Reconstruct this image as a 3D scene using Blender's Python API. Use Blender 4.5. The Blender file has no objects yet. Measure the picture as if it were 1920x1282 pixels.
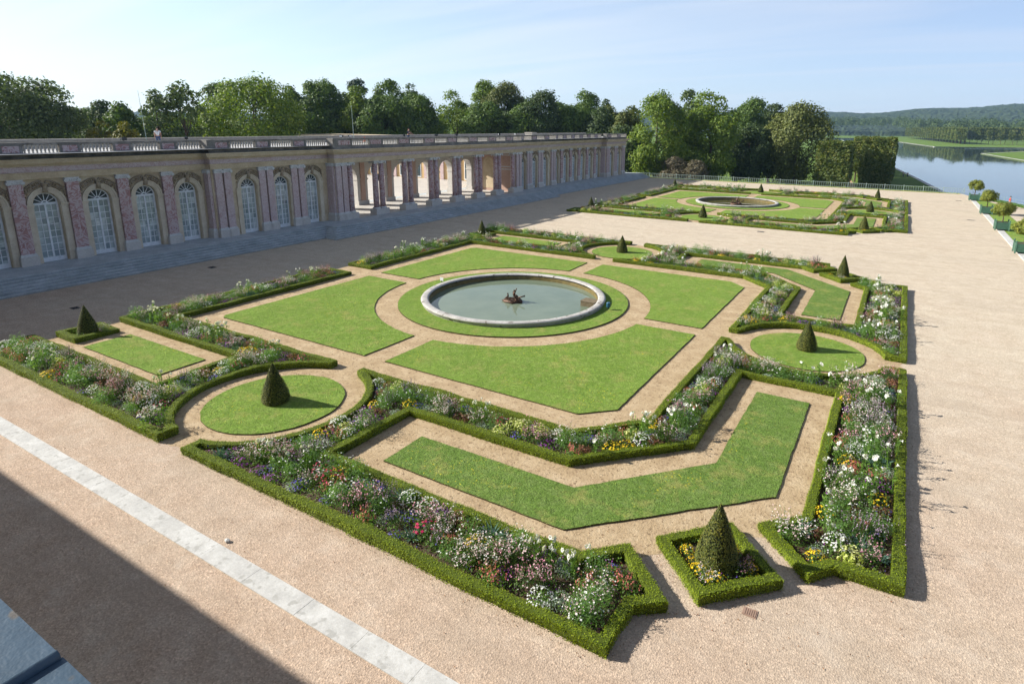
import bpy, math
import numpy as np
from mathutils import Vector, Matrix
R = math.radians
sc = bpy.context.scene
COL = sc.collection

# ------------------------------------------------------------------ camera
PITCH, YAW, ROLL = .239, -.530, .009
_cy, _sy, _cp, _sp = math.cos(YAW), math.sin(YAW), math.cos(PITCH), math.sin(PITCH)
fw = Vector((_sy*_cp, _cy*_cp, -_sp)); rt = Vector((_cy, -_sy, 0)); up = rt.cross(fw)
r2 = rt*math.cos(ROLL) + up*math.sin(ROLL); u2 = up*math.cos(ROLL) - rt*math.sin(ROLL)
cam_d = bpy.data.cameras.new('camera'); cam = bpy.data.objects.new('camera', cam_d); COL.objects.link(cam)
cam.matrix_world = Matrix(((r2.x, u2.x, -fw.x, 20.712), (r2.y, u2.y, -fw.y, -31.62), (r2.z, u2.z, -fw.z, 11.0), (0, 0, 0, 1)))
cam_d.sensor_width = 36; cam_d.lens = 36*1131.66/1920
cam_d.shift_x = -58.4/1920; cam_d.shift_y = -129.56/1920
cam_d.clip_start = .1; cam_d.clip_end = 20000
sc.camera = cam

# ------------------------------------------------------------------ light
SUN_EL, SUN_AZ = R(30), R(20)          # elevation; the light travels towards +x, turned 20 degrees to +y
sd = Vector((math.cos(SUN_AZ)*math.cos(SUN_EL), math.sin(SUN_AZ)*math.cos(SUN_EL), -math.sin(SUN_EL)))
sl = bpy.data.lights.new('sun', 'SUN'); sun = bpy.data.objects.new('sun', sl); COL.objects.link(sun)
sl.energy = 5.0; sl.angle = R(.53); sl.color = (1, .96, .89)
sun.rotation_euler = sd.to_track_quat('-Z', 'Y').to_euler(); sun.location = (-80, -40, 60)
world = bpy.data.worlds.new('World'); sc.world = world; world.use_nodes = True
wt = world.node_tree; wt.nodes.clear()
def wn(t, **k):
    n = wt.nodes.new(t)
    for a, b in k.items(): setattr(n, a, b)
    return n
sky = wn('ShaderNodeTexSky', sky_type='NISHITA', sun_disc=False)
sky.sun_elevation = SUN_EL; sky.sun_rotation = math.atan2(-sd.x, -sd.y); sky.altitude = 100
sky.air_density = 1.0; sky.dust_density = .6; sky.ozone_density = 3.0
# thin cirrus: streaky noise on a flat layer above the scene
tc = wn('ShaderNodeTexCoord'); sx = wn('ShaderNodeSeparateXYZ'); wt.links.new(tc.outputs['Generated'], sx.inputs[0])
zc = wn('ShaderNodeMath', operation='MAXIMUM'); zc.inputs[1].default_value = .02; wt.links.new(sx.outputs['Z'], zc.inputs[0])
za = wn('ShaderNodeMath', operation='ADD'); za.inputs[1].default_value = .10; wt.links.new(zc.outputs[0], za.inputs[0])
dx = wn('ShaderNodeMath', operation='DIVIDE'); dy = wn('ShaderNodeMath', operation='DIVIDE')
for d_, o_ in ((dx, 'X'), (dy, 'Y')): wt.links.new(sx.outputs[o_], d_.inputs[0]); wt.links.new(za.outputs[0], d_.inputs[1])
cv = wn('ShaderNodeCombineXYZ'); wt.links.new(dx.outputs[0], cv.inputs[0]); wt.links.new(dy.outputs[0], cv.inputs[1])
mp = wn('ShaderNodeMapping'); mp.inputs['Rotation'].default_value = (0, 0, R(28)); mp.inputs['Scale'].default_value = (.26, 1.5, 1)
mp.inputs['Location'].default_value = (.9, 2.3, 0)
wt.links.new(cv.outputs[0], mp.inputs[0])
cn = wn('ShaderNodeTexNoise'); cn.inputs['Scale'].default_value = .9; cn.inputs['Detail'].default_value = 6; cn.inputs['Roughness'].default_value = .5
cn.inputs['Distortion'].default_value = .5
wt.links.new(mp.outputs[0], cn.inputs['Vector'])
cr = wn('ShaderNodeMapRange'); cr.inputs[1].default_value = .42; cr.inputs[2].default_value = .72; cr.inputs[3].default_value = 0; cr.inputs[4].default_value = .62
wt.links.new(cn.outputs['Fac'], cr.inputs[0])
mx = wn('ShaderNodeMix', data_type='RGBA'); wt.links.new(cr.outputs[0], mx.inputs[0]); wt.links.new(sky.outputs[0], mx.inputs[6])
mx.inputs[7].default_value = (6.6, 6.7, 6.6, 1)
# hazy summer air: the sky texture blended with an even pale band near the horizon and a deeper blue overhead
gr = wn('ShaderNodeValToRGB'); ge = gr.color_ramp.elements
for i_, (p_, c_) in enumerate(((0, (2.8, 3.3, 4.0)), (.10, (2.4, 2.95, 4.0)), (.22, (1.75, 2.4, 3.85)), (.40, (.62, .82, 1.3)), (1, (.30, .40, .64)))):
    e_ = ge[0] if i_ == 0 else (ge[1] if i_ == 4 else ge.new(p_)); e_.position = p_; e_.color = (*[v/4 for v in c_], 1)
wt.links.new(sx.outputs['Z'], gr.inputs[0])
gs = wn('ShaderNodeVectorMath', operation='SCALE'); gs.inputs['Scale'].default_value = 4.; wt.links.new(gr.outputs[0], gs.inputs[0])
hz = wn('ShaderNodeMapRange'); hz.inputs[1].default_value = .2; hz.inputs[2].default_value = .45; hz.inputs[3].default_value = 1.0; hz.inputs[4].default_value = .22
wt.links.new(sx.outputs['Z'], hz.inputs[0])
hm_ = wn('ShaderNodeVectorMath', operation='SCALE'); wt.links.new(sky.outputs[0], hm_.inputs[0]); wt.links.new(hz.outputs[0], hm_.inputs['Scale'])
sm_ = wn('ShaderNodeMix', data_type='RGBA'); sm_.inputs[0].default_value = .68; wt.links.new(hm_.outputs[0], sm_.inputs[6]); wt.links.new(gs.outputs[0], sm_.inputs[7])
wt.links.new(sm_.outputs[2], mx.inputs[6]); mx.inputs[7].default_value = (3.7, 3.95, 4.2, 1)
tn = mx
# the half of the sky away from the sun is deeper blue, the half towards it pale
dt = wn('ShaderNodeVectorMath', operation='DOT_PRODUCT'); dt.inputs[1].default_value = (-math.cos(SUN_AZ), -math.sin(SUN_AZ), 0); wt.links.new(tc.outputs['Generated'], dt.inputs[0])
dm = wn('ShaderNodeMapRange'); dm.inputs[1].default_value = -1; dm.inputs[2].default_value = 1; wt.links.new(dt.outputs['Value'], dm.inputs[0])
dc = wn('ShaderNodeMix', data_type='RGBA'); dc.inputs[6].default_value = (.60, .66, .84, 1); dc.inputs[7].default_value = (1.25, 1.22, 1.14, 1); wt.links.new(dm.outputs[0], dc.inputs[0])
fm = wn('ShaderNodeVectorMath', operation='MULTIPLY'); wt.links.new(mx.outputs[2], fm.inputs[0]); wt.links.new(dc.outputs[2], fm.inputs[1])
bg = wn('ShaderNodeBackground'); bg.inputs['Strength'].default_value = .14; wt.links.new(fm.outputs[0], bg.inputs[0])
wo = wn('ShaderNodeOutputWorld'); wt.links.new(bg.outputs[0], wo.inputs[0])
sc.view_settings.view_transform = 'Standard'; sc.view_settings.look = 'None'; sc.view_settings.gamma = 1
sc.view_settings.exposure = .82
sc.cycles.max_bounces = 5; sc.cycles.diffuse_bounces = 2; sc.cycles.glossy_bounces = 2; sc.cycles.transmission_bounces = 2
sc.cycles.transparent_max_bounces = 4; sc.cycles.volume_bounces = 0; sc.cycles.caustics_reflective = False; sc.cycles.caustics_refractive = False
sc.cycles.use_denoising = True; sc.cycles.use_adaptive_sampling = True; sc.cycles.adaptive_threshold = .02

# ------------------------------------------------------------------ mesh helpers
class M:
    def __init__(s): s.V = []; s.F = []; s.n = 0
    def add(s, V, F, mi=0, tint=None):
        V = np.asarray(V, float).reshape(-1, 3)
        if isinstance(F, np.ndarray): s.F.append((F + s.n, mi, tint))
        else:
            for k in set(len(f) for f in F):
                s.F.append((np.array([f for f in F if len(f) == k]) + s.n, mi, tint))
        s.V.append(V); s.n += len(V); return s
    def box(s, x0, x1, y0, y1, z0, z1, mi=0):
        V = [(x, y, z) for z in (z0, z1) for y in (y0, y1) for x in (x0, x1)]
        return s.add(V, [(0, 2, 3, 1), (4, 5, 7, 6), (0, 1, 5, 4), (2, 6, 7, 3), (0, 4, 6, 2), (1, 3, 7, 5)], mi)
    def prism(s, poly, z0, z1, mi=0, side=None, bottom=True):
        n = len(poly); V = [(x, y, z0) for x, y in poly] + [(x, y, z1) for x, y in poly]
        s.add(V, [tuple(range(n, 2*n))] + ([tuple(range(n-1, -1, -1))] if bottom else []), mi)
        return s.add(V, [(i, (i+1) % n, n+(i+1) % n, n+i) for i in range(n)], mi if side is None else side)
    def lathe(s, prof, c=(0, 0, 0), seg=12, mi=0, close=True, sx=1, sy=1):
        a = np.arange(seg)*2*math.pi/seg; V = []
        for r, z in prof: V += [(c[0]+r*math.cos(t)*sx, c[1]+r*math.sin(t)*sy, c[2]+z) for t in a]
        F = [(i*seg+j, i*seg+(j+1) % seg, (i+1)*seg+(j+1) % seg, (i+1)*seg+j) for i in range(len(prof)-1) for j in range(seg)]
        s.add(V, F, mi)
        if close:
            m = len(prof)-1; s.F.append((np.array([[m*seg+j for j in range(seg)]])+s.n-len(V), mi, None))
            s.F.append((np.array([[seg-1-j for j in range(seg)]])+s.n-len(V), mi, None))
        return s
    def tube(s, pts, rad, seg=6, mi=0):
        pts = [Vector(p) for p in pts]; rad = rad if hasattr(rad, '__len__') else [rad]*len(pts); V = []
        for i, p in enumerate(pts):
            d = (pts[min(i+1, len(pts)-1)] - pts[max(i-1, 0)]).normalized()
            a = d.orthogonal().normalized() if i == 0 else (a - d*a.dot(d)).normalized(); b = d.cross(a)
            V += [p + (a*math.cos(t) + b*math.sin(t))*rad[i] for t in (k*2*math.pi/seg for k in range(seg))]
        F = [(i*seg+j, i*seg+(j+1) % seg, (i+1)*seg+(j+1) % seg, (i+1)*seg+j) for i in range(len(pts)-1) for j in range(seg)]
        F += [tuple(range(seg-1, -1, -1)), tuple((len(pts)-1)*seg+j for j in range(seg))]
        return s.add([tuple(v) for v in V], F, mi)
    def cards(s, P, N, size, rng, asp=.5, jit=.7, mi=0, upb=None):
        P = np.asarray(P, float); n = len(P)
        if n == 0: return s
        N = np.asarray(N, float) + rng.normal(0, jit*.6, (n, 3)); N /= np.linalg.norm(N, axis=1)[:, None]+1e-9
        T = rng.normal(0, 1, (n, 3))
        if upb is not None: T = T*.35 + np.asarray(upb)
        T -= N*np.sum(T*N, 1)[:, None]; T /= np.linalg.norm(T, axis=1)[:, None]+1e-9
        B = np.cross(N, T); L = np.asarray(size)*rng.uniform(.65, 1.3, n); L = L[:, None]
        V = np.stack([P-T*L*.5, P+B*L*asp*.5, P+T*L*.5, P-B*L*asp*.5], 1).reshape(-1, 3)
        return s.add(V, np.arange(4*n).reshape(n, 4), mi, rng.random(n))
    def blob(s, c, r, mi=0, seg=8, rings=5):
        r = r if hasattr(r, '__len__') else (r, r, r)
        prof = [(math.sin(math.pi*k/rings)+1e-4, -math.cos(math.pi*k/rings)) for k in range(rings+1)]
        a = np.arange(seg)*2*math.pi/seg; V = []
        for q, z in prof: V += [(c[0]+q*math.cos(t)*r[0], c[1]+q*math.sin(t)*r[1], c[2]+z*r[2]) for t in a]
        return s.add(V, [(i*seg+j, i*seg+(j+1) % seg, (i+1)*seg+(j+1) % seg, (i+1)*seg+j) for i in range(rings) for j in range(seg)], mi)
    def mesh(s, name, mats, smooth=False):
        me = bpy.data.meshes.new(name); V = np.concatenate(s.V)
        lens = np.concatenate([np.full(len(f), f.shape[1]) for f, _, _ in s.F])
        loops = np.concatenate([f.ravel() for f, _, _ in s.F]).astype(np.int32)
        me.vertices.add(len(V)); me.vertices.foreach_set('co', V.ravel().astype(np.float32))
        me.loops.add(len(loops)); me.loops.foreach_set('vertex_index', loops)
        me.polygons.add(len(lens)); me.polygons.foreach_set('loop_start', (np.cumsum(lens)-lens).astype(np.int32))
        me.polygons.foreach_set('material_index', np.concatenate([np.full(len(f), m) for f, m, _ in s.F]).astype(np.int32))
        t = np.concatenate([(np.full(len(f), .5) if q is None else q) for f, _, q in s.F]).astype(np.float32)
        me.update(calc_edges=True)
        at = me.attributes.new('tint', 'FLOAT', 'FACE'); at.data.foreach_set('value', t)
        for m in (mats if isinstance(mats, (list, tuple)) else [mats]): me.materials.append(m)
        me.polygons.foreach_set('use_smooth', np.full(len(lens), bool(smooth)))
        return me
    def build(s, name, mats, parent=None, smooth=False, loc=None, rz=0):
        return link(name, s.mesh(name, mats, smooth), parent, loc, rz)
def link(name, me, parent=None, loc=None, rz=0):
    o = bpy.data.objects.new(name, me); COL.objects.link(o)
    if loc is not None: o.location = loc
    o.rotation_euler.z = rz
    if parent is not None: adopt(o, parent)
    return o
def adopt(o, parent):                 # child keeps its world place; parents are unscaled and may be turned about z
    o.parent = parent
    o.matrix_parent_inverse = wmat(parent).inverted()
def wmat(o):
    m = Matrix.Translation(o.location) @ o.rotation_euler.to_matrix().to_4x4() @ Matrix.Diagonal((*o.scale, 1))
    return m if o.parent is None else wmat(o.parent) @ o.matrix_parent_inverse @ m
def tag(o, label, cat, group=None, kind=None):
    o['label'] = label; o['category'] = cat
    if group: o['group'] = group
    if kind: o['kind'] = kind
    return o
def thing(name, label, cat, loc=(0, 0, 0), group=None, rz=0):
    o = bpy.data.objects.new(name, None); COL.objects.link(o); o.location = loc; o.rotation_euler.z = rz
    o.empty_display_size = .3
    return tag(o, label, cat, group)
def local(name, me, parent, loc=(0, 0, 0), rz=0):   # child placed in its parent's own space
    o = bpy.data.objects.new(name, me); COL.objects.link(o); o.parent = parent; o.location = loc; o.rotation_euler.z = rz
    return o
def copy_tree(o, parent=None):
    c = o.copy(); COL.objects.link(c)
    if parent is not None: c.parent = parent
    for ch in list(o.children): copy_tree(ch, c)
    return c
def struct(o, kind='structure'): o['kind'] = kind; return o

# ------------------------------------------------------------------ materials
def newmat(name):
    m = bpy.data.materials.new(name); m.use_nodes = True; nt = m.node_tree; nt.nodes.clear()
    out = nt.nodes.new('ShaderNodeOutputMaterial'); b = nt.nodes.new('ShaderNodeBsdfPrincipled'); nt.links.new(b.outputs[0], out.inputs[0])
    return m, nt, b, out
def nd(nt, t, ins={}, **k):
    n = nt.nodes.new(t)
    for a, b in k.items(): setattr(n, a, b)
    for a, b in ins.items():
        if hasattr(b, 'is_output'): nt.links.new(b, n.inputs[a])
        else: n.inputs[a].default_value = b
    return n
def c4(c): return (*c, 1) if len(c) == 3 else c
def ramp(nt, fac, stops):
    n = nt.nodes.new('ShaderNodeValToRGB'); e = n.color_ramp.elements
    while len(e) > 1: e.remove(e[0])
    e[0].position = stops[0][0]; e[0].color = c4(stops[0][1])
    for p, c in stops[1:]: q = e.new(p); q.color = c4(c)
    nt.links.new(fac, n.inputs[0]); return n.outputs[0]
def coords(nt, kind='Object', rand=False):
    t = nt.nodes.new('ShaderNodeTexCoord').outputs['Object'] if kind == 'Object' else nt.nodes.new('ShaderNodeNewGeometry').outputs['Position']
    if rand:
        oi = nt.nodes.new('ShaderNodeObjectInfo'); s = nd(nt, 'ShaderNodeMath', {0: oi.outputs['Random'], 1: 60.}, operation='MULTIPLY')
        t = nd(nt, 'ShaderNodeVectorMath', {0: t, 1: s.outputs[0]}, operation='ADD').outputs[0]
    return t
def noise(nt, vec, scale, detail=4, rough=.55, dist=0):
    return nd(nt, 'ShaderNodeTexNoise', {'Vector': vec, 'Scale': scale, 'Detail': detail, 'Roughness': rough, 'Distortion': dist}).outputs['Fac']
def mixc(nt, fac, a, b, mode='MIX'):
    n = nt.nodes.new('ShaderNodeMix'); n.data_type = 'RGBA'; n.blend_type = mode
    for i, v in ((0, fac), (6, a), (7, b)):
        if hasattr(v, 'is_output'): nt.links.new(v, n.inputs[i])
        else: n.inputs[i].default_value = c4(v) if i else v
    return n.outputs[2]
def bump(nt, b, h, strength, dist):
    n = nd(nt, 'ShaderNodeBump', {'Height': h, 'Strength': strength, 'Distance': dist}); nt.links.new(n.outputs[0], b.inputs['Normal'])
def stone(name, stops, scale=.7, fine=9., speck=None, rough=.8, bmp=.3, bd=.02, rand=False, kind='World', grain=.25):
    m, nt, b, _ = newmat(name); v = coords(nt, kind, rand)
    c = ramp(nt, noise(nt, v, scale, 5, .6), stops)
    g = noise(nt, v, fine, 4, .7)
    c = mixc(nt, grain, c, ramp(nt, g, [(.3, (.25, .25, .25)), (.7, (.75, .75, .75))]), 'OVERLAY')
    if speck: c = mixc(nt, nd(nt, 'ShaderNodeMapRange', {0: noise(nt, v, speck[0], 2, .5), 1: speck[2], 2: speck[2]+.06}).outputs[0], c, speck[1])
    nt.links.new(c, b.inputs['Base Color']); b.inputs['Roughness'].default_value = rough
    b.inputs['Specular IOR Level'].default_value = .25
    bump(nt, b, g, bmp, bd); return m
def foliage(name, stops, trans=.25, rough=.6, clump=1.2, cl=.35, spec=.25):
    m, nt, b, out = newmat(name)
    at = nt.nodes.new('ShaderNodeAttribute'); at.attribute_name = 'tint'
    ns = noise(nt, coords(nt, 'World'), clump, 3, .6)
    f = nd(nt, 'ShaderNodeMath', {0: at.outputs['Fac'], 1: 1-cl}, operation='MULTIPLY').outputs[0]
    f2 = nd(nt, 'ShaderNodeMath', {0: ns, 1: cl}, operation='MULTIPLY').outputs[0]
    f = nd(nt, 'ShaderNodeMath', {0: f, 1: f2}, operation='ADD').outputs[0]
    c = ramp(nt, f, stops); nt.links.new(c, b.inputs['Base Color'])
    b.inputs['Roughness'].default_value = rough; b.inputs['Specular IOR Level'].default_value = spec
    if trans:
        t = nt.nodes.new('ShaderNodeBsdfTranslucent'); nt.links.new(mixc(nt, 1., c, (1.25, 1.3, .55), 'MULTIPLY'), t.inputs[0])
        ms = nt.nodes.new('ShaderNodeMixShader'); ms.inputs[0].default_value = trans
        nt.links.new(b.outputs[0], ms.inputs[1]); nt.links.new(t.outputs[0], ms.inputs[2]); nt.links.new(ms.outputs[0], out.inputs[0])
    return m
def plain(name, col, rough=.6, metal=0, spec=.3):
    return stone(name, [(.3, tuple(x*.85 for x in col)), (.7, tuple(min(1, x*1.12) for x in col))], 3, 25, rough=rough, bmp=.05, bd=.003, grain=.1) if not metal else _metal(name, col, rough)
def _metal(name, col, rough):
    m, nt, b, _ = newmat(name); v = coords(nt, 'Object')
    nt.links.new(ramp(nt, noise(nt, v, 6, 4), [(.3, tuple(x*.5 for x in col)), (.7, tuple(min(1, x*1.3) for x in col))]), b.inputs['Base Color'])
    b.inputs['Metallic'].default_value = .6; b.inputs['Roughness'].default_value = rough; return m

def gravel():
    m, nt, b, _ = newmat('gravel'); v = coords(nt, 'World')
    sep = nd(nt, 'ShaderNodeSeparateXYZ', {0: v})
    big = noise(nt, v, .18, 4, .6); mid = noise(nt, v, 1.1, 4, .65); fine = noise(nt, v, 22, 4, .8)
    pink = ramp(nt, mid, [(.25, (.40, .295, .215)), (.55, (.465, .355, .268)), (.8, (.53, .425, .33))])
    sand = ramp(nt, mid, [(.25, (.48, .40, .30)), (.55, (.545, .465, .36)), (.8, (.61, .53, .425))])
    # pinker gravel in front of the camera's wing, paler sand further along the terrace
    f = nd(nt, 'ShaderNodeMapRange', {0: sep.outputs['Y'], 1: -26., 2: 6.}).outputs[0]
    f = nd(nt, 'ShaderNodeMath', {0: f, 1: nd(nt, 'ShaderNodeMapRange', {0: big, 1: .3, 2: .7, 3: -.25, 4: .25}).outputs[0]}, operation='ADD', use_clamp=True).outputs[0]
    c = mixc(nt, f, pink, sand)
    vo = nd(nt, 'ShaderNodeTexVoronoi', {'Vector': v, 'Scale': 26.}, feature='F1')
    pc = ramp(nt, nd(nt, 'ShaderNodeSeparateColor', {0: vo.outputs['Color']}).outputs[0], [(0, (.30, .28, .27)), (.35, (.5, .5, .5)), (.75, (.55, .54, .52)), (1, (.82, .8, .78))])
    c = mixc(nt, .55, c, pc, 'OVERLAY')
    c = mixc(nt, .35, c, ramp(nt, fine, [(.3, (.22, .22, .22)), (.7, (.78, .78, .78))]), 'OVERLAY')
    trk = nd(nt, 'ShaderNodeMapping', {'Vector': v, 'Scale': (.12, 1.3, 1.), 'Rotation': (0, 0, .25)}); tk = nd(nt, 'ShaderNodeMapRange', {0: noise(nt, trk.outputs[0], 1., 5, .7, .6), 1: .48, 2: .66, 3: 0., 4: .30}).outputs[0]
    c = mixc(nt, tk, c, (.36, .28, .21))
    pl_ = nd(nt, 'ShaderNodeMapRange', {0: noise(nt, v, .6, 5, .7), 1: .56, 2: .74, 3: 0., 4: .5}).outputs[0]
    c = mixc(nt, pl_, c, (.62, .53, .43))
    dk = nd(nt, 'ShaderNodeMapRange', {0: big, 1: .50, 2: .68, 3: 0., 4: .22}).outputs[0]
    c = mixc(nt, dk, c, (.34, .27, .21))
    nt.links.new(c, b.inputs['Base Color']); b.inputs['Roughness'].default_value = .9; b.inputs['Specular IOR Level'].default_value = .1
    h = nd(nt, 'ShaderNodeMath', {0: vo.outputs['Distance'], 1: noise(nt, v, 9, 5, .8)}, operation='ADD').outputs[0]
    bump(nt, b, h, .45, .02); return m
def pathmat():
    m, nt, b, _ = newmat('path_soil'); v = coords(nt, 'World')
    mid = noise(nt, v, 1.3, 5, .65)
    c = ramp(nt, mid, [(.25, (.34, .24, .14)), (.5, (.45, .335, .205)), (.75, (.56, .44, .29))])
    sp = nd(nt, 'ShaderNodeMapRange', {0: noise(nt, v, 6.5, 4, .8), 1: .56, 2: .62, 3: 0., 4: .85}).outputs[0]
    c = mixc(nt, sp, c, (.16, .105, .06))
    sp = nd(nt, 'ShaderNodeMapRange', {0: noise(nt, v, 17, 2, .6), 1: .64, 2: .70, 3: 0., 4: .7}).outputs[0]
    c = mixc(nt, sp, c, (.62, .5, .36))
    nt.links.new(c, b.inputs['Base Color']); b.inputs['Roughness'].default_value = .95; b.inputs['Specular IOR Level'].default_value = .05
    bump(nt, b, noise(nt, v, 9, 4, .75), .7, .05); return m
def lawnmat(name, a, bcol, ccol, clover=True):
    m, nt, b, _ = newmat(name); v = coords(nt, 'World')
    big = noise(nt, v, .45, 5, .65); mid = noise(nt, v, 2.6, 5, .75); cl = noise(nt, v, 7.5, 4, .75)
    c = ramp(nt, big, [(.3, a), (.7, bcol)])
    c = mixc(nt, nd(nt, 'ShaderNodeMapRange', {0: mid, 1: .45, 2: .72, 3: 0., 4: .75}).outputs[0], c, ccol)
    c = mixc(nt, .45, c, ramp(nt, cl, [(.3, (.22, .22, .22)), (.5, (.5, .5, .5)), (.7, (.76, .76, .72))]), 'OVERLAY')
    dry = nd(nt, 'ShaderNodeMapRange', {0: noise(nt, v, .8, 5, .75), 1: .52, 2: .70, 3: 0., 4: .75}).outputs[0]
    c = mixc(nt, dry, c, (.33, .315, .10))
    mp_ = nd(nt, 'ShaderNodeMapping', {'Vector': v, 'Scale': (30., 18., 30.), 'Rotation': (0, 0, .5)})
    fine = noise(nt, mp_.outputs[0], 1., 4, .8)
    c = mixc(nt, .55, c, ramp(nt, fine, [(.3, (.08, .08, .08)), (.5, (.5, .5, .5)), (.7, (.92, .92, .84))]), 'OVERLAY')
    if clover:
        sp = nd(nt, 'ShaderNodeMath', {0: nd(nt, 'ShaderNodeMapRange', {0: noise(nt, v, 11, 2, .6), 1: .64, 2: .68}).outputs[0],
             1: nd(nt, 'ShaderNodeMapRange', {0: noise(nt, v, .35, 3, .6), 1: .5, 2: .62}).outputs[0]}, operation='MULTIPLY').outputs[0]
        c = mixc(nt, sp, c, (.50, .46, .04))
    nt.links.new(c, b.inputs['Base Color']); b.inputs['Roughness'].default_value = .85; b.inputs['Specular IOR Level'].default_value = .08
    h = nd(nt, 'ShaderNodeMath', {0: fine, 1: nd(nt, 'ShaderNodeMath', {0: cl, 1: 1.5}, operation='MULTIPLY').outputs[0]}, operation='ADD').outputs[0]
    bump(nt, b, h, .7, .05); return m
def marble(name, stops, scale=1.1):
    m, nt, b, _ = newmat(name); v = coords(nt, 'Object', True)
    w = noise(nt, v, scale, 5, .55, 2.2); w2 = noise(nt, v, scale*1.5, 4, .5, 3.2)
    c = ramp(nt, w, stops)
    vein = ramp(nt, w2, [(.40, (0, 0, 0)), (.475, (1, 1, 1)), (.515, (.9, .9, .9)), (.58, (0, 0, 0))])
    c = mixc(nt, nd(nt, 'ShaderNodeMath', {0: vein, 1: .8}, operation='MULTIPLY').outputs[0], c, (.58, .50, .50))
    nt.links.new(c, b.inputs['Base Color']); b.inputs['Roughness'].default_value = .38; b.inputs['Specular IOR Level'].default_value = .4; return m
def watermat(name, col, rough, wave, ws, col2=None):
    m, nt, b, _ = newmat(name); v = coords(nt, 'World')
    nt.links.new(ramp(nt, noise(nt, v, .5, 3), [(.3, col), (.7, col2 or tuple(x*1.15 for x in col))]), b.inputs['Base Color'])
    b.inputs['Roughness'].default_value = rough; b.inputs['IOR'].default_value = 1.33
    b.inputs['Specular IOR Level'].default_value = .5
    mp_ = nd(nt, 'ShaderNodeMapping', {'Vector': v, 'Scale': ws}); bump(nt, b, noise(nt, mp_.outputs[0], 1., 3), wave, .02); return m
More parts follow.
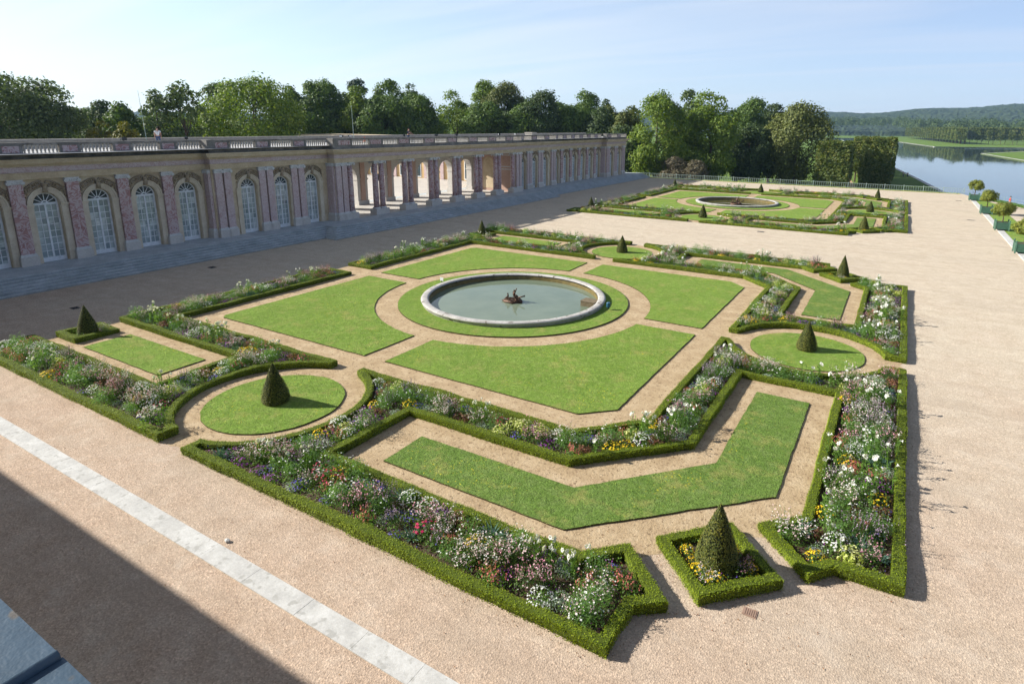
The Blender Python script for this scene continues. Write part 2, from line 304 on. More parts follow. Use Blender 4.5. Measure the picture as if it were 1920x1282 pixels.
MAT = dict(
 gravel=gravel(), path=pathmat(),
 lawn=lawnmat('lawn_grass', (.150, .246, .039), (.20, .306, .053), (.27, .342, .09)),
 lawn_l=lawnmat('clover_grass', (.115, .195, .036), (.15, .232, .05), (.20, .265, .085)),
 bank=lawnmat('bank_grass', (.09, .17, .03), (.12, .2, .035), (.15, .21, .05), False),
 soil=stone('bed_soil', [(.3, (.05, .032, .02)), (.7, (.10, .066, .042))], 3, 14, rough=1, bmp=.8, bd=.04),
 turf=stone('turf_edge', [(.3, (.05, .04, .02)), (.7, (.09, .075, .03))], 4, 20, rough=1),
 honey=stone('honey_limestone', [(.25, (.46, .355, .23)), (.5, (.58, .465, .31)), (.75, (.66, .555, .40))], .9, 7, rough=.85, bmp=.2),
 honeyl=stone('pale_honey_limestone', [(.25, (.52, .43, .31)), (.5, (.62, .53, .40)), (.75, (.70, .62, .49))], 1.2, 8, rough=.85, bmp=.2),
 honeyd=stone('carved_stone', [(.25, (.25, .195, .13)), (.75, (.42, .335, .235))], 2.5, 9, rough=.9, bmp=.3),
 grey=stone('weathered_stone', [(.2, (.10, .095, .085)), (.5, (.22, .205, .185)), (.8, (.40, .375, .34))], 1.3, 8, rough=.9, bmp=.4),
 balus=stone('baluster_stone', [(.2, (.30, .27, .23)), (.8, (.52, .48, .42))], 2, 9, rough=.9),
 step=stone('step_stone', [(.2, (.29, .33, .345)), (.5, (.42, .46, .48)), (.8, (.55, .59, .61))], .9, 8, rough=.75, bmp=.3, grain=.35),
 floor=stone('floor_stone', [(.2, (.46, .43, .39)), (.8, (.62, .58, .53))], .6, 6, rough=.5, bmp=.1),
 white=stone('white_marble', [(.2, (.46, .46, .45)), (.8, (.70, .69, .67))], 3, 12, rough=.55, bmp=.1, kind='Object'),
 kerb=stone('pale_limestone', [(.2, (.40, .39, .37)), (.5, (.52, .51, .48)), (.8, (.66, .65, .62))], 1.6, 14, (4., (.40, .39, .36), .60), rough=.85, bmp=.3),
 rim=stone('rim_stone', [(.2, (.27, .255, .235)), (.5, (.42, .40, .375)), (.8, (.56, .54, .505))], 1.2, 9, (3.5, (.16, .14, .11), .62), rough=.8, bmp=.4),
 slime=stone('algae_stone', [(.2, (.08, .06, .02)), (.8, (.22, .17, .06))], 3, 9, rough=.6),
 red=marble('red_marble', [(.25, (.25, .10, .10)), (.5, (.38, .20, .19)), (.75, (.48, .34, .33))], .8),
 redp=marble('pale_red_marble', [(.25, (.36, .21, .20)), (.5, (.47, .33, .32)), (.75, (.54, .46, .46))], 1.6),
 plaster=stone('rose_plaster', [(.2, (.46, .30, .235)), (.8, (.54, .375, .30))], .8, 7, rough=.9, bmp=.1),
 ochre=stone('ochre_wall', [(.2, (.52, .35, .17)), (.8, (.62, .45, .25))], .8, 7, rough=.9, bmp=.1),
 zinc=stone('zinc_sheet', [(.2, (.035, .062, .09)), (.8, (.065, .10, .14))], 2.2, 10, (9., (.10, .09, .08), .70), rough=.42, bmp=.25, kind='World'),
 paint=plain('white_paint', (.74, .77, .79), .45), roof=stone('roof_sheet', [(.2, (.36, .36, .36)), (.8, (.52, .51, .5))], .6, 6, rough=.6),
 bronze=_metal('patinated_lead', (.10, .058, .038), .6), iron=plain('green_iron', (.30, .38, .34), .5), dark=plain('dark_metal', (.03, .032, .035), .5),
 planter=plain('planter_green', (.055, .125, .085), .5), planterd=plain('planter_frame', (.09, .185, .13), .5),
 bark=stone('bark', [(.2, (.06, .045, .03)), (.8, (.14, .105, .075))], 5, 20, rough=1, bmp=.6),
 rusty=plain('rusty_plate', (.33, .22, .165), .9),
 wood=stone('weathered_wood', [(.2, (.12, .09, .05)), (.8, (.25, .2, .13))], 5, 20, rough=.9),
 blue=plain('blue_metal', (.03, .12, .2), .4), skin=plain('skin', (.5, .3, .22), .6), hair=plain('dark_hair', (.03, .02, .015), .7),
 navy=plain('navy_cloth', (.02, .025, .05), .9), redc=plain('red_cloth', (.5, .03, .05), .9), jean=plain('denim', (.07, .10, .18), .9),
 whitec=plain('white_cloth', (.7, .7, .7), .9), orange=plain('orange_plastic', (.7, .12, .04), .5),
 water=watermat('basin_water', (.14, .18, .125), .03, .06, (3, 3, 3), (.18, .22, .155)),
 greenwater=watermat('mossy_water', (.085, .085, .03), .04, .05, (3, 3, 3), (.11, .105, .04)),
 canal=watermat('canal_water', (.035, .055, .06), .03, .10, (.25, .6, 1)),
 box=foliage('box_leaves', [(.1, (.115, .17, .010)), (.5, (.225, .30, .014)), (.9, (.36, .42, .024))], .25, clump=1.1, cl=.5),
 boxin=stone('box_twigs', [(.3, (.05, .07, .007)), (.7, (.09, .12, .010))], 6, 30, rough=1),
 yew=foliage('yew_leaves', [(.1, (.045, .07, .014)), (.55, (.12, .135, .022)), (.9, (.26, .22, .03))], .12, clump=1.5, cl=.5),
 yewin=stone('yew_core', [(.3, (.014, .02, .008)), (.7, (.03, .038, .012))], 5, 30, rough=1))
LEAF = dict(
 bright=foliage('maple_leaves', [(.15, (0.084, 0.148, 0.021)), (.5, (0.144, 0.217, 0.028)), (.9, (0.244, 0.296, 0.045))], .3, clump=.35),
 mid=foliage('lime_tree_leaves', [(.15, (0.055, 0.106, 0.023)), (.5, (0.099, 0.163, 0.033)), (.9, (0.159, 0.222, 0.049))], .28, clump=.35),
 dark=foliage('oak_leaves', [(.15, (0.035, 0.063, 0.026)), (.5, (0.068, 0.106, 0.035)), (.9, (0.106, 0.150, 0.046))], .22, clump=.35),
 olive=foliage('olive_toned_leaves', [(.15, (0.077, 0.101, 0.028)), (.5, (0.129, 0.155, 0.042)), (.9, (0.198, 0.210, 0.056))], .25, clump=.35),
 airy=foliage('locust_leaves', [(.15, (0.062, 0.092, 0.035)), (.5, (0.106, 0.150, 0.053)), (.9, (0.160, 0.203, 0.080))], .3, clump=.35),
 irregular=foliage('acacia_leaves', [(.15, (0.056, 0.097, 0.033)), (.5, (0.103, 0.150, 0.046)), (.9, (0.160, 0.203, 0.061))], .28, clump=.35),
 pine=foliage('pine_needles', [(.15, (0.021, 0.046, 0.028)), (.6, (0.042, 0.078, 0.042)), (.95, (0.071, 0.109, 0.053))], .1, clump=.4),
 bush=foliage('smoke_bush_leaves', [(.15, (0.089, 0.071, 0.053)), (.5, (0.150, 0.133, 0.080)), (.9, (0.212, 0.177, 0.106))], .2, clump=.6),
 clip=foliage('hornbeam_leaves', [(.15, (0.048, 0.081, 0.018)), (.5, (0.097, 0.132, 0.026)), (.9, (0.180, 0.167, 0.035))], .25, clump=.3, cl=.5),
 orange=foliage('citrus_leaves', [(.15, (0.097, 0.133, 0.026)), (.5, (0.195, 0.231, 0.035)), (.9, (0.319, 0.302, 0.053))], .28, clump=3),
 yellow=foliage('yellowing_leaves', [(.15, (0.112, 0.121, 0.016)), (.5, (0.172, 0.172, 0.022)), (.9, (0.243, 0.212, 0.030))], .3, clump=1))

# ------------------------------------------------------------------ ground, canal, far land
rng = np.random.default_rng(7)
KH = lambda y: [(R0*math.cos(-2*math.pi*i/60), y+R0*math.sin(-2*math.pi*i/60)) for i in range(61)]
R0 = 5.6
terr = [(-900, -300), (70, -300), (66, 0)] + KH(0) + [(66, 0), (46, 60.55)] + KH(60.55) + [(46, 60.55), (36.9, 79), (31.3, 93.6), (30.2, 97.2), (-900, 97.2)]
g = M().prism(terr, -6.5, 0, 0, 1); struct(g.build('ground', [MAT['gravel'], MAT['honeyd']]))
WZ = -5.0
struct(M().add([(-700, 97, WZ), (2500, 97, WZ), (2500, 2600, WZ), (-700, 2600, WZ)], [(0, 1, 2, 3)]).build('canal_water', MAT['canal']))
struct(M().add([(-4000, -4000, -7), (4000, -4000, -7), (4000, 4000, -7), (-4000, 4000, -7)], [(0, 1, 2, 3)]).build('plain', MAT['bank']))
def land(name, poly, z=-4.55):
    struct(M().prism(poly, -6.9, z).build(name, MAT['bank']))
    n = len(poly); k = M()
    for i in range(n):
        (ax, ay), (bx, by) = poly[i], poly[(i+1) % n]; L = math.hypot(bx-ax, by-ay); nx, ny = -(by-ay)/L*1.1, (bx-ax)/L*1.1
        if max(abs(ax), abs(bx), abs(ay), abs(by)) < 1500: k.prism([(ax, ay), (bx, by), (bx+nx, by+ny), (ax+nx, ay+ny)], -6.5, z+.02)
    struct(k.build('bank_kerb', MAT['kerb']))
land('left_bank', [(37, 97.3), (30.5, 155), (25.4, 200), (17.7, 261), (-30, 690), (-55, 900), (-900, 900), (-900, 97.3)], -4.5)
land('far_bank', [(42.7, 636), (76, 651), (107, 663), (700, 800), (700, 1800), (-900, 1800), (-900, 1100), (-40, 1100), (9.5, 869)])
land('right_bank', [(64.7, 474), (75, 372), (92, 215), (700, 215), (700, 700), (106, 566)])
struct(M().prism([(13.4, 98), (17.0, 98), (1.4, 230), (-2.2, 230)], -4.6, -4.47).build('path', MAT['path']))

# ------------------------------------------------------------------ parterre layout (local: centre of its basin, x away from the palace)
def arc(cx, cy, r, a0, a1, n=20): return [(cx+r*math.cos(R(a0+(a1-a0)*i/n)), cy+r*math.sin(R(a0+(a1-a0)*i/n))) for i in range(n+1)]
NC, RC = (0, -17.65), (17.65, 0)
aa = math.degrees(math.asin(.72/3.55))
bed_left = [(-.72, -21.85), (-.72, -21.13)] + arc(*NC, 3.55, 270-aa, 90+aa)[1:-1] + [(-.85, -14.1), (-.85, -13.7), (-13.9, -13.7), (-13.9, -.95), (-16.4, -.95),
            (-16.4, -15.72), (-5.45, -15.72), (-5.45, -19.42), (-17., -19.42), (-17., -21.85)]
bed_right = [(.72, -21.85), (16.6, -21.85), (16.65, -20.45), (17.3, -19.95), (15.75, -18.48), (14.8, -19.42), (5.45, -19.42), (5.45, -15.72), (12.45, -15.72), (15.65, -12.42),
             (15.65, -5.15), (19.5, -5.15), (19.5, -14.75), (18.5, -15.75), (19.97, -17.28), (20.5, -16.65), (22.05, -16.6), (22.05, -.72)] \
            + [(21.12, -.72)] + arc(*RC, 3.55, -aa, -180+aa)[1:-1] + [(14.05, -.85), (13.6, -.85), (13.6, -11.55), (11.5, -13.7), (.85, -13.7), (.85, -14.1)] + arc(*NC, 3.55, 90-aa, -90+aa)[1:-1] + [(.72, -21.13)]
q = 1.64
bed_corner = [(17.86, -17.8-q), (17.86+q, -17.8), (17.86, -17.8+q), (17.86-q, -17.8)]
bed_square = [(-16.45, -18.7), (-14.4, -18.7), (-14.4, -16.6), (-16.45, -16.6)]
lawns = {'quarter_r': [(.65, -12.2), (10.95, -12.2), (12.15, -11.05), (12.15, -.62), (8.74, -.62)] + arc(0, 0, 8.76, -4.1, -85.7, 30),
         'quarter_l': [(-.65, -8.74)] + arc(0, 0, 8.76, 265.7, 184.1, 30)[1:] + [(-12.45, -.62), (-12.45, -11.9), (-12.1, -12.2), (-.75, -12.2)],
         'ell': [(6.95, -18.62), (13.83, -18.62), (18.65, -13.9), (18.65, -6.4), (16.56, -6.4), (16.56, -12.95), (13.15, -16.68), (6.95, -16.72)],
         'strip': [(-13.5, -18.7), (-6.75, -18.7), (-6.75, -16.52), (-13.5, -16.52)]}
def ccw(p): return p if sum(p[i-1][0]*p[i][1]-p[i][0]*p[i-1][1] for i in range(len(p))) > 0 else p[::-1]
def mir(p): return [(x, -y) for x, y in p]
def offset(poly, d):
    n = len(poly); out = []
    for i in range(n):
        p0, p1, p2 = (Vector(poly[(i+k) % n]) for k in (-1, 0, 1)); e1 = (p1-p0).normalized(); e2 = (p2-p1).normalized()
        n1 = Vector((-e1.y, e1.x)); n2 = Vector((-e2.y, e2.x)); b = (n1+n2); k = b.dot(n1)
        out.append(tuple(p1 + b*(d/max(k, .35))))
    return out
def dense(poly, h=.5, rng=None, wob=0):
    out = []
    for i in range(len(poly)):
        a, b = np.array(poly[i-1]), np.array(poly[i]); m = max(1, int(np.hypot(*(b-a))/h))
        for k in range(m):
            p = a+(b-a)*k/m
            out.append(tuple(p + (rng.normal(0, wob, 2) if wob else 0)))
    return out
def inside(P, poly):
    x, y = P[:, 0], P[:, 1]; r = np.zeros(len(P), bool); n = len(poly)
    for i in range(n):
        (x0, y0), (x1, y1) = poly[i-1], poly[i]
        with np.errstate(divide='ignore', invalid='ignore'):
            r ^= ((y0 > y) != (y1 > y)) & (x < (x1-x0)*(y-y0)/(y1-y0+1e-12)+x0)
    return r
def edgedist(P, poly):
    d = np.full(len(P), 1e9)
    for i in range(len(poly)):
        a, b = np.array(poly[i-1]), np.array(poly[i]); ab = b-a; t = np.clip(((P-a)@ab)/max(ab@ab, 1e-9), 0, 1)
        d = np.minimum(d, np.hypot(*(P-a-t[:, None]*ab).T))
    return d
HW, HH = .30, .285
def hedge(poly, dens, leaf, seed):
    r = np.random.default_rng(seed); poly = ccw(poly); inn = offset(poly, HW); n = len(poly); m = M()
    A = []; B = []
    for i in range(n):
        a0, a1 = np.array(poly[i]), np.array(poly[(i+1) % n]); b0, b1 = np.array(inn[i]), np.array(inn[(i+1) % n])
        k = max(1, int(np.hypot(*(a1-a0))/.22))
        for j in range(k): t = j/k; A.append(a0+(a1-a0)*t); B.append(b0+(b1-b0)*t)
    A, B = np.array(A), np.array(B); k = len(A)
    w = np.convolve(np.tile(r.normal(0, 1, k), 3), np.ones(5)/5, 'same')[k:2*k]; w2 = np.convolve(np.tile(r.normal(0, 1, k), 3), np.ones(7)/7, 'same')[k:2*k]
    D = (B-A); D /= np.linalg.norm(D, axis=1)[:, None]
    A2 = A + D*(w*.035)[:, None]; B2 = B + D*(w2*.03)[:, None]; H = HH + .045*w2 + .025*np.sin(np.arange(k)*.13+seed)
    def ring(X, z): return np.c_[X, np.broadcast_to(z, (k,))]
    prof = [ring(A2+D*.05, 0.), ring(A2+D*.0, .12), ring(A2+D*.01, H-.05), ring(A2+D*.04, H), ring(B2-D*.04, H), ring(B2-D*.01, H-.05), ring(B2, .0)]
    idx = np.arange(k)
    F = [np.stack([q*k+idx, q*k+(idx+1) % k, (q+1)*k+(idx+1) % k, (q+1)*k+idx], 1) for q in range(len(prof)-1)]
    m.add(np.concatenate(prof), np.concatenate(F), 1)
    # leaves over the surface
    Ls = np.linalg.norm(np.roll(A2, -1, 0)-A2, axis=1); tot = Ls.sum()
    for face, width, dd in ((0, .42, 1.), (1, HW, 1.25), (2, .3, .35)):
        c = int(tot*width*dens*dd); i = r.choice(k, c, p=Ls/tot); t = r.random(c)[:, None]; jn = (i+1) % k
        a = A2[i]*(1-t)+A2[jn]*t; b = B2[i]*(1-t)+B2[jn]*t; d = D[i]; h = (H[i]*(1-t[:, 0])+H[jn]*t[:, 0])
        e = r.normal(0, .012, c)
        if face == 0: z = r.random(c)**.8*h; P = np.c_[a-d*(e[:, None]+.005), z]; N = np.c_[-d, np.full(c, .45)]
        elif face == 1: u = r.random(c)[:, None]; P = np.c_[a*(1-u)+b*u, h+e+.006]; N = np.c_[d*0, np.ones(c)]
        else: z = h*(.3+.7*r.random(c)); P = np.c_[b+d*(e[:, None]), z]; N = np.c_[d, np.full(c, .45)]
        m.cards(P, N, leaf, r, .62, (.7, .45, .7)[face], 0)
    return m

# ------------------------------------------------------------------ flower plants (one mesh per kind and variant, shared by the copies)
PET = {k: foliage('petals_'+k, [(.1, tuple(x*.8 for x in c)), (.9, tuple(min(1, x*1.1) for x in c))], .2, .6, 6, .2) for k, c in dict(
    white=(.80, .80, .76), blush=(.76, .56, .58), pink=(.68, .30, .40), coral=(.60, .17, .14), crimson=(.50, .02, .10), purple=(.30, .045, .36),
    violet=(.13, .09, .46), yellow=(.88, .60, .02), cream=(.62, .64, .25), mauve=(.50, .36, .50)).items()}
GRN = dict(
    mid=foliage('flower_leaves', [(.1, (0.072, 0.149, 0.027)), (.5, (0.133, 0.243, 0.048)), (.9, (0.242, 0.394, 0.076))], .42, clump=3),
    deep=foliage('dark_flower_leaves', [(.1, (0.043, 0.094, 0.023)), (.5, (0.088, 0.162, 0.039)), (.9, (0.145, 0.256, 0.060))], .38, clump=3),
    feather=foliage('feathery_leaves', [(.1, (0.084, 0.176, 0.043)), (.5, (0.145, 0.284, 0.076)), (.9, (0.242, 0.405, 0.109))], .45, clump=3),
    silver=foliage('silver_leaves', [(.1, (0.290, 0.386, 0.316)), (.5, (0.484, 0.605, 0.484)), (.9, (0.774, 0.895, 0.749))], .15, clump=3),
    lime=foliage('lime_leaves', [(.1, (0.217, 0.290, 0.048)), (.5, (0.386, 0.461, 0.084)), (.9, (0.654, 0.677, 0.170))], .42, clump=3),
    bronze=foliage('bronze_leaves', [(.1, (0.121, 0.053, 0.035)), (.5, (0.242, 0.109, 0.067)), (.9, (0.362, 0.206, 0.109))], .38, clump=3),
    teal=foliage('blue_green_leaves', [(.1, (0.072, 0.145, 0.109)), (.5, (0.121, 0.217, 0.170)), (.9, (0.193, 0.338, 0.266))], .15, clump=3))
def dome(r, n, rad, h, base=.1, top=1.):
    d = r.normal(0, 1, (n, 3)); d[:, 2] = np.abs(d[:, 2]); d /= np.linalg.norm(d, axis=1)[:, None]
    s = r.random(n)**.4; s = np.maximum(s, .35); lump = 1+.18*np.sin(d[:, 0]*5+r.random()*6)*np.cos(d[:, 1]*4+r.random()*6)
    return d*(s*lump)[:, None]*np.array([rad, rad, h]) + np.array([0, 0, base*h]), d
def plant(kind, seed):
    r = np.random.default_rng(seed); m = M()
    def leaves(n, rad, h, size, asp, jit=.8):
        P, d = dome(r, n, rad, h); m.cards(P, d, size, r, asp, jit, 0)
    def blooms(n, rad, h, size, mi=1, spread=1.08, zmin=.3, asp=.95, up=.6):
        P, d = dome(r, n*2, rad*spread, h*spread); k = d[:, 2] > zmin; P, d = P[k][:n], d[k][:n]
        P = P*.25 + (d*np.array([rad, rad, h])*spread+np.array([0, 0, .1*h]))*.75
        m.cards(P, d+np.array([0, 0, up]), size, r, asp, .5, mi)
    if kind == 'lily':
        for s in range(4):
            x, y = r.normal(0, .2, 2); h = r.uniform(.7, 1.05); lean = r.normal(0, .06, 2)
            m.tube([(x, y, 0), (x+lean[0]*.5, y+lean[1]*.5, h*.6), (x+lean[0], y+lean[1], h)], [.012, .010, .007], 4)
            z = r.uniform(.1, h*.9, 40); t = z/h
            P = np.c_[x+lean[0]*t+r.normal(0, .05, 40), y+lean[1]*t+r.normal(0, .05, 40), z]
            m.cards(P, np.c_[r.normal(0, 1, (40, 2)), np.full(40, .6)], .13, r, .22, .5, 0)
            for b in range(r.integers(1, 4)):
                a = r.uniform(0, 6.28); el = r.uniform(-.1, .6); ax = np.array([math.cos(a)*math.cos(el), math.sin(a)*math.cos(el), math.sin(el)])
                o = np.array([x+lean[0], y+lean[1], h+r.uniform(-.05, .05)]); t1 = np.cross(ax, [0, 0, 1.]); t1 /= np.linalg.norm(t1); t2 = np.cross(ax, t1)
                rings = [(0, .008), (.045, .012), (.075, .024), (.092, .048)]; V = []
                for z_, q_ in rings:
                    for k in range(6):
                        th = k*math.pi/3; qq = q_
                        V.append(o + ax*z_ + (t1*math.cos(th)+t2*math.sin(th))*qq)
                for k in range(6): th = (k+.5)*math.pi/3; V.append(o+ax*.088+(t1*math.cos(th)+t2*math.sin(th))*.07)
                F = [(i*6+j, i*6+(j+1) % 6, (i+1)*6+(j+1) % 6, (i+1)*6+j) for i in range(3) for j in range(6)]
                m.add(V, F, 1, r.random(18)); m.add(V, [(18+j, 18+(j+1) % 6, 24+j) for j in range(6)], 1, r.random(6))
    elif kind == 'gaura':
        leaves(260, .32, .48, .07, .3)
        for s in range(40):
            a = r.uniform(0, 6.28); l = r.uniform(.1, .42); h = r.uniform(.42, .82); b = (math.cos(a)*.12, math.sin(a)*.12, .15); t = (math.cos(a)*l, math.sin(a)*l, h)
            m.tube([b, ((b[0]+t[0])*.45, (b[1]+t[1])*.45, h*.6), t], [.005, .004, .003], 3, 0)
            k = 5; u = r.uniform(.55, 1.05, k)[:, None]; P = np.array(b)+(np.array(t)-np.array(b))*u+r.normal(0, .025, (k, 3))
            m.cards(P, np.c_[r.normal(0, 1, (k, 2)), np.ones(k)], .038, r, .9, .6, 1 if s % 3 else 2)
    elif kind == 'daisy': leaves(260, .32, .42, .065, .4); blooms(120, .33, .43, .042, 1)
    elif kind == 'cosmos':
        leaves(620, .36, .70, .10, .14, 1.2); blooms(20, .36, .72, .045, 1)
    elif kind == 'salvia':
        leaves(280, .30, .36, .065, .45)
        P, d = dome(r, 44, .30, .42); k = d[:, 2] > .35; P = P[k]
        for j in range(3): m.cards(P+np.c_[r.normal(0, .012, (len(P), 2)), np.full(len(P), .06+.04*j)], d[k], .042, r, .7, .9, 1)
    elif kind == 'verbena': leaves(200, .30, .22, .06, .45); blooms(85, .31, .24, .042, 1, 1.1, .25)
    elif kind == 'ageratum': leaves(190, .26, .17, .055, .6); blooms(70, .26, .19, .042, 1, 1.08, .3)
    elif kind == 'rudbeckia': leaves(190, .26, .24, .06, .45); blooms(75, .27, .30, .055, 1, 1.12, .25)
    elif kind == 'santolina': leaves(420, .27, .22, .045, .22, 1.2)
    elif kind == 'nicotiana': leaves(210, .28, .40, .085, .5); blooms(90, .30, .46, .05, 1, 1.05, .2)
    elif kind == 'coleus': leaves(240, .27, .32, .075, .55)
    elif kind == 'rose': leaves(230, .30, .42, .065, .55); blooms(28, .31, .46, .065, 1, 1.05, .3)
    elif kind == 'thistle':
        for s in range(46):
            a = r.uniform(0, 6.28); e = r.uniform(.2, 1.3); L = r.uniform(.25, .5); d = np.array([math.cos(a)*math.cos(e), math.sin(a)*math.cos(e), math.sin(e)])
            w = np.cross(d, [0, 0, 1.])*.018; m.add([w*0-w, w, d*L*.6+w+np.array([0, 0, .02]), d*L, d*L*.6-w+np.array([0, 0, .02])], [(0, 1, 2, 3, 4)], 0, np.array([r.random()]))
    elif kind == 'sage':
        leaves(230, .28, .42, .075, .3)
        for s in range(30):
            x, y = r.normal(0, .16, 2); h = r.uniform(.5, .85); m.tube([(x*.5, y*.5, .2), (x, y, h)], [.005, .003], 3)
            z = np.linspace(h*.72, h, 8); m.cards(np.c_[np.full(8, x), np.full(8, y), z]+r.normal(0, .01, (8, 3)), r.normal(0, 1, (8, 3)), .032, r, .6, .5, 1)
    return m
KIND = {  # prototype shape, leaf, petals, name, label head
 'lily': ('lily', 'mid', ['white'], 'white_lily', 'tall white trumpet lily clump'),
 'gaura': ('gaura', 'mid', ['blush', 'white'], 'pink_gaura', 'airy pale pink gaura clump'),
 'gaurap': ('gaura', 'deep', ['pink', 'blush'], 'rose_gaura', 'airy deeper pink gaura clump'),
 'daisy': ('daisy', 'mid', ['white'], 'white_daisy', 'white dotted daisy clump'),
 'cosmos': ('cosmos', 'feather', ['white'], 'feathery_bush', 'feathery green bush'),
 'sage': ('sage', 'deep', ['mauve'], 'mauve_sage', 'upright mauve spiked sage'),
 'salvia': ('salvia', 'mid', ['coral'], 'red_salvia', 'coral red salvia clump'),
 'rose': ('rose', 'deep', ['crimson'], 'crimson_dianthus', 'crimson dianthus clump'),
 'verbena': ('verbena', 'deep', ['purple'], 'purple_verbena', 'low purple verbena mound'),
 'ageratum': ('ageratum', 'mid', ['violet'], 'violet_ageratum', 'low violet blue ageratum mound'),
 'rudbeckia': ('rudbeckia', 'mid', ['yellow'], 'yellow_marigold', 'bright yellow marigold clump'),
 'santolina': ('santolina', 'silver', ['white'], 'silver_santolina', 'low silver grey leaved mound'),
 'nicotiana': ('nicotiana', 'lime', ['cream'], 'lime_tobacco', 'lime yellow flowering tobacco clump'),
 'coleus': ('coleus', 'bronze', ['coral'], 'bronze_coleus', 'reddish bronze leaved clump'),
 'thistle': ('thistle', 'teal', ['white'], 'blue_fescue', 'spiky blue green tuft')}
PROTO = {}
for ki, (k, (shape, leaf, pets, nm, lab)) in enumerate(KIND.items()):
    PROTO[k] = []
    for v in range(3):
        m = plant(shape, 100+ki*10+v); ms = [GRN[leaf]]+[PET[p] for p in pets]; whole = m.mesh(nm, ms); sub = []
        for want in (True, False):
            q_ = M(); V = np.concatenate(m.V)
            for F, mi, t_ in m.F:
                if (mi == 0) == want: u_, inv = np.unique(F, return_inverse=True); q_.add(V[u_], inv.reshape(F.shape), mi, t_)
            sub.append(q_.mesh(nm if want else 'blossoms', ms) if q_.n else None)
        PROTO[k].append((whole, *sub))
LOW = ['verbena', 'ageratum', 'santolina', 'rudbeckia', 'thistle', 'coleus', 'daisy', 'salvia']; LOWP = np.array([.22, .22, .16, .05, .10, .09, .08, .08])
HIGH = ['gaura', 'gaurap', 'cosmos', 'lily', 'sage', 'salvia', 'rose', 'nicotiana', 'daisy', 'coleus', 'thistle']
HIGHP = np.array([.21, .16, .20, .09, .09, .06, .05, .06, .04, .02, .02])
WHITE = np.array([.18, .06, .20, .20, .04, .05, .03, .07, .13, .02, .02])
count = {}
def plantbed(poly, org, spacing, phrase, seed, scale=1., which=None, edge=.46, hole=None, split=False):
    r = np.random.default_rng(seed); poly = ccw(poly); P = np.array(poly); lo, hi = P.min(0), P.max(0)
    gx, gy = np.meshgrid(np.arange(lo[0], hi[0], spacing), np.arange(lo[1], hi[1], spacing)); Q = np.c_[gx.ravel(), gy.ravel()]
    Q = Q + r.uniform(-.42, .42, Q.shape)*spacing; ok = inside(Q, poly); Q = Q[ok]; e = edgedist(Q, poly); Q, e = Q[e > edge], e[e > edge]
    if hole is not None: k_ = np.hypot(*(Q-np.array(hole)).T) > .62; Q, e = Q[k_], e[k_]
    last = None
    for (x, y), d in zip(Q, e):
        if which: k = which[r.integers(len(which))]
        elif d < .78: k = LOW[r.choice(len(LOW), p=LOWP/LOWP.sum())] if r.random() < .72 else HIGH[r.choice(len(HIGH), p=HIGHP/HIGHP.sum())]
        else:
            pr = WHITE if x > 19.5 else HIGHP; k = HIGH[r.choice(len(HIGH), p=pr/pr.sum())] if r.random() < .84 else LOW[r.choice(len(LOW), p=LOWP/LOWP.sum())]
        if last and r.random() < .38 and not which and (last in LOW) == (k in LOW): k = last
        last = k
        if count.get(k, 0) > 292: k = min(('gaura', 'gaurap', 'daisy', 'sage', 'salvia', 'nicotiana'), key=lambda q: count.get(q, 0))
        count[k] = count.get(k, 0)+1
        whole, leafy, bloom = PROTO[k][r.integers(3)]; parted = split and bloom is not None
        o = bpy.data.objects.new(KIND[k][3], leafy if parted else whole); COL.objects.link(o)
        if parted: b_ = bpy.data.objects.new('blossoms', bloom); COL.objects.link(b_); b_.parent = o
        o.location = (org[0]+x, org[1]+y, .06); o.rotation_euler.z = r.uniform(0, 6.28); s = r.uniform(.85, 1.22)*scale; o.scale = (s*1.05, s*1.05, s*r.uniform(.76, .98))
        tag(o, KIND[k][4]+' in '+phrase, 'flower', KIND[k][4]+'s of '+phrase)
def groundcover(polys, org, dens, seed, size=.07):
    r = np.random.default_rng(seed); m = M()
    for poly in polys:
        poly = ccw(poly); P = np.array(poly); lo, hi = P.min(0), P.max(0); n = int((hi-lo).prod()*dens)
        Q = r.uniform(lo, hi, (n, 2)); Q = Q[inside(Q, poly)]; Q = Q[edgedist(Q, poly) > .42]; n = len(Q)
        V = np.c_[Q+np.array(org), .07+r.random(n)**1.3*.26]
        a, b = V[: int(n*.9)], V[int(n*.9):]
        m.cards(a, np.c_[r.normal(0, .5, (len(a), 2)), np.ones(len(a))], size, r, .45, .8, 0)
        for i in range(4): m.cards(b[i::4], np.c_[r.normal(0, .5, (len(b[i::4]), 2)), np.ones(len(b[i::4]))], size*.6, r, .9, .6, 1+i)
    o = m.build('ground_cover', [GRN['mid'], PET['violet'], PET['purple'], PET['blush'], PET['white']]); struct(o, 'stuff')

